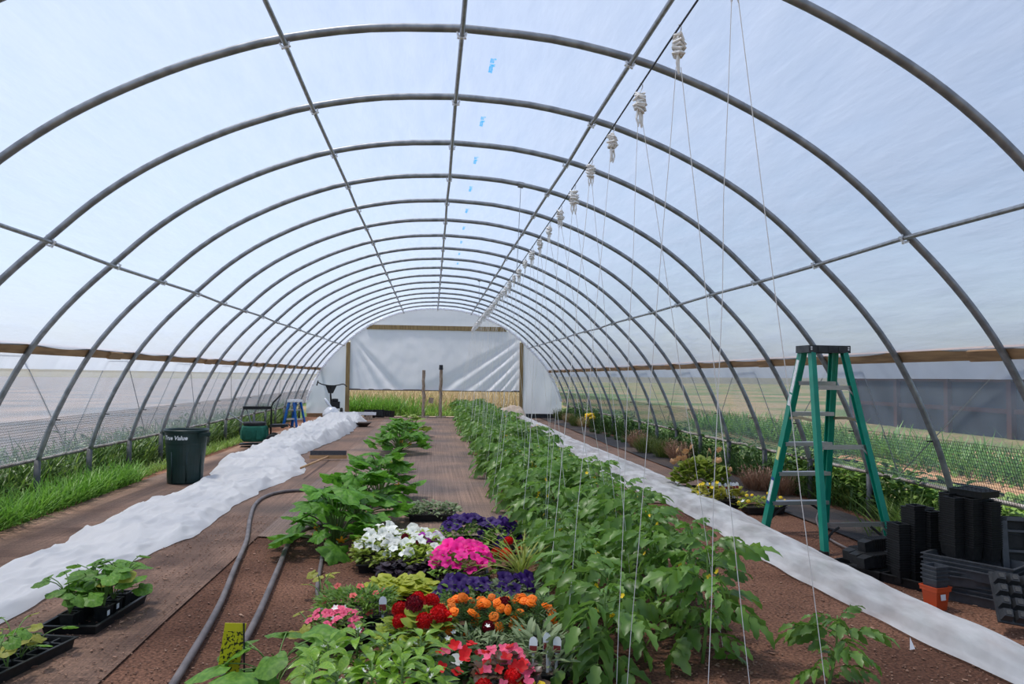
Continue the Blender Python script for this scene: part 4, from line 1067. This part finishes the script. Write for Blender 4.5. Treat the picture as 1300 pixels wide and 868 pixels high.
# two old posts outside the doorway
for x, H, lab in ((-.43, 1.60, 'shorter weathered wooden post in the doorway with a dangling block'), (.14, 1.78, 'taller weathered wooden post in the doorway with a dark top')):
    t = thing('old_post', lab, 'post', (x, 25.25, .0))
    P_ = [(.03*N(k*.9, x), .02*N(k, x, 2), H*k/9) for k in range(10)]
    MB().tube(P_, [.056+.010*N(k*1.7, x, 4) for k in range(10)], 8).build('post', wood_grey, t, False)
    MB().box((.02, 0, .03), (.34, .3, .06)).build('foot_block', wood_grey, t)
    if x < 0: MB().box((.16, -.06, .62), (.16, .10, .18), Matrix.Rotation(.15, 4, 'Y')).build('block', wood_grey, t)
    else: MB().lathe([(.07, H-.16), (.066, H-.1), (.062, H)], 8).build('metal_cap', wire_dark, t)

# ---------------------------------------------------------------- black pots and trays on the right
POT = MB().tub(.092, .092, .085, .80, .005, .003).mesh('square_pot', blackP)
POT2 = MB().tub(.092, .092, .085, .80, .005, .003).mesh('grey_square_pot', greyP)
pt = random.Random(15)
def pot_stack(x, y, z, n, rz, label, group, me=POT, pitch=.0165, s=1., lean=(0, 0)):
    for k in range(n):
        o = obj_from('square_pot', me); tag(o, label, 'pot', group)
        o.matrix_basis = Matrix.Translation((x+lean[0]*k+pt.uniform(-.0015, .0015), y+lean[1]*k+pt.uniform(-.0015, .0015), z+pitch*k)) @ Matrix.Rotation(rz+pt.uniform(-.02, .02), 4, 'Z') @ Matrix.Scale(s, 4)
WEB = MB().tub(.29, .54, .065, .92)
for i in range(4):
    for j in range(2): WEB.box((-.07+.14*j, -.18+.12*i, .012), (.10, .09, .02))
WEBM = WEB.mesh('web_tray', blackP)
def toppled(label, x, y, z, rz, n, group):
    """row of nested pots lying on its side"""
    for k in range(n):
        o = obj_from('square_pot', POT); tag(o, label, 'pot', group)
        d = Vector((math.cos(rz), math.sin(rz), 0))*(.022*k)
        o.matrix_basis = Matrix.Translation(Vector((x, y, z))+d) @ Matrix.Rotation(rz, 4, 'Z') @ Matrix.Rotation(math.radians(84), 4, 'Y')
tray_thing('black web tray holding toppled pots, closest to the stepladder', (3.02, 5.22), .35, .95, .80, 1., WEBM, 0.)
for k, (dx, dy, z) in enumerate(((-.10, -.14, .115), (-.09, -.03, .115), (-.08, .08, .115), (-.02, -.02, .20))):
    toppled(('black pot in the toppled row nearest the camera', 'black pot in the middle toppled row', 'black pot in the toppled row farthest back', 'black pot in the toppled row lying on top')[k], 2.98+dx, 5.20+dy, z, .30, 9, 'toppled black pots')
tray_thing('black web tray under the tall stacks of pots', (3.19, 4.90), .42, 1.12, .82, 1., WEBM, 0.)
for k, (dx, dy, n) in enumerate(((-.125, -.02, 20), (-.035, -.055, 28), (.055, -.09, 26), (-.08, .10, 19), (.01, .07, 26), (.10, .04, 26))):
    pot_stack(3.19+dx, 4.90+dy, .025, n, .42-.35, 'black square pot in the %s' % ('short front stack on the web tray', 'tall front stack on the web tray', 'right front stack on the web tray', 'short back stack on the web tray', 'middle back stack on the web tray', 'right back stack on the web tray')[k], 'stacked black pots on the web tray')
TRAYG = MB().tub(.29, .55, .065, .94).mesh('grey_tray', greyP)
for k in range(9):
    t = tray_thing('dark grey nursery tray in the heap carrying pot stacks, %s from the ground' % ORD[k], (3.34+pt.uniform(-.02, .02), 4.52+pt.uniform(-.02, .02)), .55+(.35 if 2 < k < 6 else 0)+pt.uniform(-.04, .04), 1., 1., 1., TRAYG, .0+.026*k)
for k, (dx, dy, n) in enumerate(((-.12, .02, 22), (-.03, -.03, 22), (.065, -.07, 21), (-.08, .12, 23), (.01, .09, 22), (.10, .04, 21))):
    pot_stack(3.36+dx, 4.56+dy, .262, n, .2, 'black square pot in the %s' % ('left front stack on the tray heap', 'middle front stack on the tray heap', 'right front stack on the tray heap', 'left back stack on the tray heap', 'middle back stack on the tray heap', 'right back stack on the tray heap')[k], 'stacked black pots on the tray heap', pitch=.0145)
t = tray_thing('black six-cell pack lying across the pot stacks', (3.40, 4.60), .3, .62, .42, .8, CELLM, .655)
# orange pot with grey pots nested in it
orange = M('terracotta_orange_plastic', (.55, .075, .02), .45)
opx, opy = A(1191, 776, 0)
t = thing('orange_pot', 'orange square plastic pot with a white sticker', 'pot', (opx+.02, opy+.05, 0), .25)
MB().tub(.125, .125, .14, .78, .008, .004).build('pot_body', orange, t)
MB().tub(.129, .129, .03, .985, .003, .003).build('rim_band', orange, t, False, Matrix.Translation((0, 0, .115)))
sticker(t, Matrix.Translation((-.005, -.0585, .085)) @ Matrix.Rotation(-.10, 4, 'X'), .04, .035)
for k in range(4):
    o = obj_from('square_pot', POT2); tag(o, 'dark grey square pot nested in the orange pot, %s from the top' % ORD[3-k], 'pot', 'grey pots in the orange pot')
    o.matrix_basis = Matrix.Translation((opx+.02, opy+.05, .085+.026*k)) @ Matrix.Rotation(.25, 4, 'Z') @ Matrix.Scale(1.24, 4)
# cell tray leaning upright and plug tray lying bottom side out
t = thing('cell_tray', 'large dark grey cell tray leaning upright beside the pots', 'tray', (3.68, 4.38, .0), math.radians(-24))
m = Matrix.Translation((0, 0, .27)) @ Matrix.Rotation(math.radians(-8), 4, 'X')
fr_ = MB()
for sx in (-1, 1): fr_.box((sx*.20, 0, 0), (.035, .05, .54), m)
for sz in (-1, 1): fr_.box((0, 0, sz*.26), (.43, .05, .025), m)
fr_.build('frame', greyP, t)
for i in (-1, 1): MB().box((i*.067, -.005, 0), (.018, .04, .51), m).build('rib', greyP, t)
for j in range(4): MB().box((0, .0, -.19+.125*j), (.38, .035, .014), m).build('rib', greyP, t)
MB().box((0, .04, 0), (.40, .006, .52), m).build('back', blackP2, t)
for i in range(3):
    for j in range(5): MB().box((-.135+.135*i, .025, -.235+.118*j), (.09, .02, .08), m).build('cell', blackP, t)
t = thing('plug_tray', 'black plug tray lying on its side with square cell bottoms showing', 'tray', (3.20, 3.92, .0), math.radians(-26))
m = Matrix.Translation((.06, 0, .165)) @ Matrix.Rotation(math.radians(50), 4, 'X') @ Matrix.Rotation(math.radians(10), 4, 'Y')
MB().box((0, 0, 0), (.50, .30, .012), m).build('plate', blackP2, t)
cellb = MB(); 
CB = MB().add([Vector((a*x, b_*x, z)) for z, x in ((0, .029), (.05, .022)) for a, b_ in ((-1, -1), (1, -1), (1, 1), (-1, 1))], [(0, 1, 5, 4), (1, 2, 6, 5), (2, 3, 7, 6), (3, 0, 4, 7), (4, 5, 6, 7)]).mesh('cell', blackP2)
SQm = MB().box((0, 0, .0515), (.026, .026, .004)).mesh('drain_pad', M('dusty_pad', (.10, .10, .10), .8, 0, (.03, .03, .03), 60))
for i in range(7):
    for j in range(4):
        mm = m @ Matrix.Translation((-.21+.07*i, -.11+.073*j, .006))
        o = obj_from('cell', CB, None, t, mm); obj_from('drain_pad', SQm, None, o)
# white scrap on the soil
tag(MB().add([Vector((0, 0, .02)), Vector((.035, .01, .02)), Vector((.02, .03, .075)), Vector((.0, .002, .018)), Vector((.035, .012, .018)), Vector((.022, .033, .073))], [(0, 1, 2), (3, 5, 4), (0, 3, 4, 1), (1, 4, 5, 2), (2, 5, 3, 0)]).build('paper_scrap', whiteP, None, False, Matrix.Translation((2.33, 3.70, -.01))), 'small white triangular paper scrap on the bare soil', 'paper')

# ---------------------------------------------------------------- pansies, pots and dry herbs on the right
gold_leaf = leafM('golden_leaf', (.34, .36, .05), (.46, .42, .07), .4); dead = leafM('dead_leaf', (.50, .24, .10), (.62, .36, .18), .3)
px_ = A(968, 652, .06); flat('tray of small yellow flowers next to the ladder foot', 'pansies', 'pansy_flat', (px_[0], px_[1]), .50, .28, .15, 180, small, petw_green, .05, [(F_yp, .022, 10, .06, .4), (F_smallw, .03, 2, .05, .4)], 51)
px_ = A(912, 633, .08); flat('tray of golden leaved plants with a row of white tags', 'bedding plant', 'golden_flat', (px_[0], px_[1]), .55, .36, .22, 200, heart, gold_leaf, .07, [(F_yellow, .024, 8, .06, .4)], 52, tags=7)
px_ = A(888, 606, .2); t = flat('bushy green geranium pots with dried orange leaves', 'geraniums', 'geranium_pots', (px_[0], px_[1]), .62, .50, .42, 260, heart, petw_green, .10, (), 53, shell=.45)
dr = random.Random(6)
for k in range(12):
    q = Vector((dr.uniform(-.34, .38), dr.uniform(-.3, .1), dr.uniform(.25, .62))); 
    MB().tube(spline([(q.x*.4, q.y*.4, .15), (q.x*.8, q.y*.8, q.z*.9), q], 3), .004, 4, False).build('dry_stalk', straw, t)
    obj_from('dead_leaf', raw_mesh('dead_leaf', palm(.5, 5, .12, 14, .9, .5, .08, k), dead), None, t, LM(q, dr.random()*6, -1.1, .09))
px_ = A(862, 622, .02); tray_thing('low black tray left of the geranium pots', (px_[0], px_[1]), 1.3, .7, .8, .6, None, .012)
def clump(label, x, y, r, h, n, mat, seed, group='herb clumps along the right side'):
    r0 = random.Random(seed); t = thing('herb_clump', label, 'herb', (x, y, .0), 0, group)
    L = []
    for k in range(n):
        a = r0.random()*6.28; q = r*math.sqrt(r0.random())
        L.append((blade(h*r0.uniform(.6, 1.1), .011, 3, .2, r0.uniform(0, .6)), LM(Vector((q*math.cos(a)*.7, q*math.sin(a)*.7, 0)), a+r0.uniform(-.6, .6), r0.uniform(.85, 1.5))))
        if k % 2 == 0:
            p = Vector((q*math.cos(a), q*math.sin(a), h*r0.uniform(.4, .95))); L.append((blade(.05, .016, 2, .2, .3), LM(p, r0.random()*6.28, r0.uniform(0, 1.3))))
    foliage('twigs', t, L, mat); return t
C_ = [(1092, 645, .26, .30, thyme_green, 'green thyme clump behind the stepladder'), (1062, 633, .24, .34, dry_rust, 'rust brown dry clump behind the stepladder, left of the green one'), (960, 622, .20, .30, dry_rust, 'rust brown dry clump beside the geranium pots'), (990, 628, .22, .30, dry_rust, 'rust brown dry clump just left of the stepladder'),
      (862, 585, .22, .34, dry_rust, 'rust brown dry clump left of the geranium pots'), (842, 581, .20, .34, thyme_green, 'second green clump from the geranium pots'), (820, 575, .22, .36, thyme_green, 'third green clump from the geranium pots'), (808, 568, .18, .36, dry_rust, 'rust brown clump at the left end of the herb row'), (850, 580, .15, .32, dry_rust, 'narrow rust clump between the green one and the tan one'),
      (711, 533, .26, .40, thyme_green, 'green clump close to the end wall'), (732, 541, .26, .36, thyme_green, 'yellow-green clump, second from the end wall'), (722, 536, .2, .3, straw, 'straw coloured clump near the end wall'), (741, 542, .2, .3, straw, 'straw coloured clump beside the yellow flowers')]
for k, (px, py, r, h, mat, lab) in enumerate(C_):
    p = at(px, py, 0); clump(lab, p.x, p.y, r, h, 260, mat, 300+k)
p = at(749, 545, 0); t = flat('small clump of bright yellow flowers near the end wall', 'bedding plant', 'yellow_flower_clump', (p.x, p.y), .3, .3, .38, 60, small, grass_light, .06, [(F_yp, .05, 14, .05, .5)], 58, tray=False)
for k, (px, py) in enumerate(((760, 551), (771, 555), (784, 559), (792, 562), (752, 549))):
    p = at(px, py, 0); clump('tiny dark green seedling on the brown cloth, %s from the geranium pots' % ORD[(3, 2, 1, 0, 4)[k]], p.x, p.y, .09, .13, 60, grass_dark, 340+k, 'tiny seedlings on the right')

# ---------------------------------------------------------------- weeds and grass
def grassy(name, label, region, n, h, w, mat, seed, droop=(.2, 1.2), pitch=(.8, 1.5), seg=3):
    r0 = random.Random(seed); b = MB()
    for _ in range(n):
        x, y = region(r0); hh = r0.uniform(*h)
        b.add(*blade(hh, w*r0.uniform(.7, 1.3), seg, .2, r0.uniform(*droop)), m=LM(Vector((x, y, -.02)), r0.random()*6.28, r0.uniform(*pitch)))
    o = b.build(name, mat, None, True); return tag(o, label, 'grass' if 'grass' in name else 'weeds', kind='stuff')
def leafy(name, label, region, n, h, size, mat, seed, raws):
    r0 = random.Random(seed); L = []
    for _ in range(n):
        x, y = region(r0); L.append((r0.choice(raws), LM(Vector((x, y, h*math.sqrt(r0.random())*(.75+.5*N(x*2, y*1.2, seed)))), r0.random()*6.28, r0.uniform(-.4, .8), size*r0.uniform(.7, 1.3), r0.uniform(-.5, .5))))
    V, F = join(L); return tag(obj(name, V, F, mat, None, True), label, 'weeds', kind='stuff')
U = lambda r, a, b: r.uniform(a, b)
grassy('lush_grass', 'lush green grass at the foot of the left side', lambda r: (-3.86-abs(r.gauss(0, .26)), U(r, 3.5, 10.2)), 5200, (.16, .42), .012, grass_green, 1)
grassy('lush_grass', 'sparse green grass further along the left side', lambda r: (-3.98-abs(r.gauss(0, .16)), U(r, 10, 16.5)), 1800, (.08, .22), .012, grass_light, 2)
grassy('tall_weeds', 'dark weeds outside the left side under the curtain', lambda r: (-4.5-abs(r.gauss(0, .35)), U(r, 3.5, 25)), 7000, (.3, .75), .018, grass_dark, 3)
grassy('tall_weeds', 'light weeds outside the left side under the curtain', lambda r: (-4.45-abs(r.gauss(0, .25)), U(r, 3.5, 25)), 2600, (.2, .6), .016, grass_light, 4)
leafy('leafy_weeds', 'dark leafy weeds outside the left side', lambda r: (-4.55-abs(r.gauss(0, .3)), U(r, 3.5, 25)), 3500, .6, .09, grass_dark, 5, small)
leafy('leafy_weeds', 'bright leafy weeds outside the right side near the pots', lambda r: (4.38+abs(r.gauss(0, .3)), U(r, 3.5, 9.5)), 4200, .52, .085, grass_light, 6, small+round_)
leafy('leafy_weeds', 'dark leafy weeds along the far right side', lambda r: (4.30+abs(r.gauss(0, .3)), U(r, 6.5, 25)), 5200, .60, .10, grass_dark, 7, small)
grassy('tall_weeds', 'grassy weeds along the right side', lambda r: (4.28+abs(r.gauss(0, .2)), U(r, 3.5, 24)), 4200, (.2, .6), .016, grass_dark, 8)
grassy('tall_weeds', 'light grassy tuft beside the pot stacks', lambda r: (4.15+r.gauss(0, .14), U(r, 5.2, 6.6)), 700, (.25, .5), .015, grass_light, 9)
grassy('meadow_grass', 'dry tan meadow grass beyond the doorway', lambda r: (U(r, -4, 4.2), U(r, 27.2, 36)), 9000, (.5, 1.15), .02, straw, 10, (.1, .6), (1.1, 1.5))
grassy('meadow_grass', 'green meadow grass beyond the doorway', lambda r: (-3.2+abs(r.gauss(0, 1.4)), U(r, 26.3, 28.6)), 3800, (.3, .95), .02, grass_green, 11)
grassy('meadow_grass', 'low green meadow grass at the door sill', lambda r: (U(r, -3, 3), U(r, 26.2, 27.4)), 2600, (.15, .42), .018, grass_light, 12)
grassy('roadside_grass', 'tall grass outside the right side', lambda r: (7.5+abs(r.gauss(0, 1.0)), U(r, 8, 22)), 3500, (.3, .7), .03, grass_green, 13)
# what stands beyond the right side
barn = thing('barn', 'long low dark barn with reddish posts beyond the right side', 'barn', (14.5, 14, -.03))
dk = M('dark_barn_boards', (.022, .026, .034), .85, 0, (.035, .04, .05), 2); rd = M('red_barn_post', (.07, .03, .025), .85); rf = M('grey_roof_sheet', (.10, .11, .13), .6)
MB().box((2.5, 0, 1.1), (5, 22, 2.2)).build('shed_wall', dk, barn)
for k in range(10): MB().box((-.08, -10.5+k*2.33, 1.05), (.14, .16, 2.1)).build('post', rd, barn)
for z in (.7, 1.5): MB().box((-.06, 0, z), (.06, 21.5, .12)).build('rail', rd, barn)
MB().box((2.3, 0, 2.26), (5.9, 22.8, .10), Matrix.Rotation(.0, 4, 'Y')).build('roof', rf, barn)
tag(sheet('dirt_strip', 7.0, 11.5, 3, 13.5, .01, M('tan_dirt', (.42, .24, .13), .95, 0, (.34, .20, .11), 2), 8, 10, .0, .6), 'bare tan dirt strip outside the right side', 'dirt', kind='structure')
# wood chips on the bare soil
wc = random.Random(9); cb = MB()
for _ in range(11000):
    x, y = wc.uniform(-2.6, 3.4), 2.4+5.2*wc.random()**1.4; s = wc.uniform(.002, .0065) if wc.random() < .96 else wc.uniform(.007, .014)
    cb.box((0, 0, 0), (s*2.2, s, .004), Matrix.Translation((x, y, .006 if x > -1.6 else .021)) @ Matrix.Rotation(wc.random()*3.14, 4, 'Z') @ Matrix.Rotation(wc.uniform(-.4, .4), 4, 'X'))
tag(cb.build('wood_chips', M('reddish_wood_chips', (.17, .085, .055), .9, 0, (.36, .22, .15), 3), None), 'reddish wood chips strewn over the bare soil', 'wood chips', kind='stuff')

# ploughed field outside the left side
tag(sheet('ploughed_field', -149, -6.5, -50, 220, -.012, M('grey_ploughed_soil', (.075, .078, .085), .95, 0, (.17, .135, .12), .35, .4, .03, detail=6), 10, 12, .0, .6), 'grey bare field beyond the left side', 'field', kind='structure')
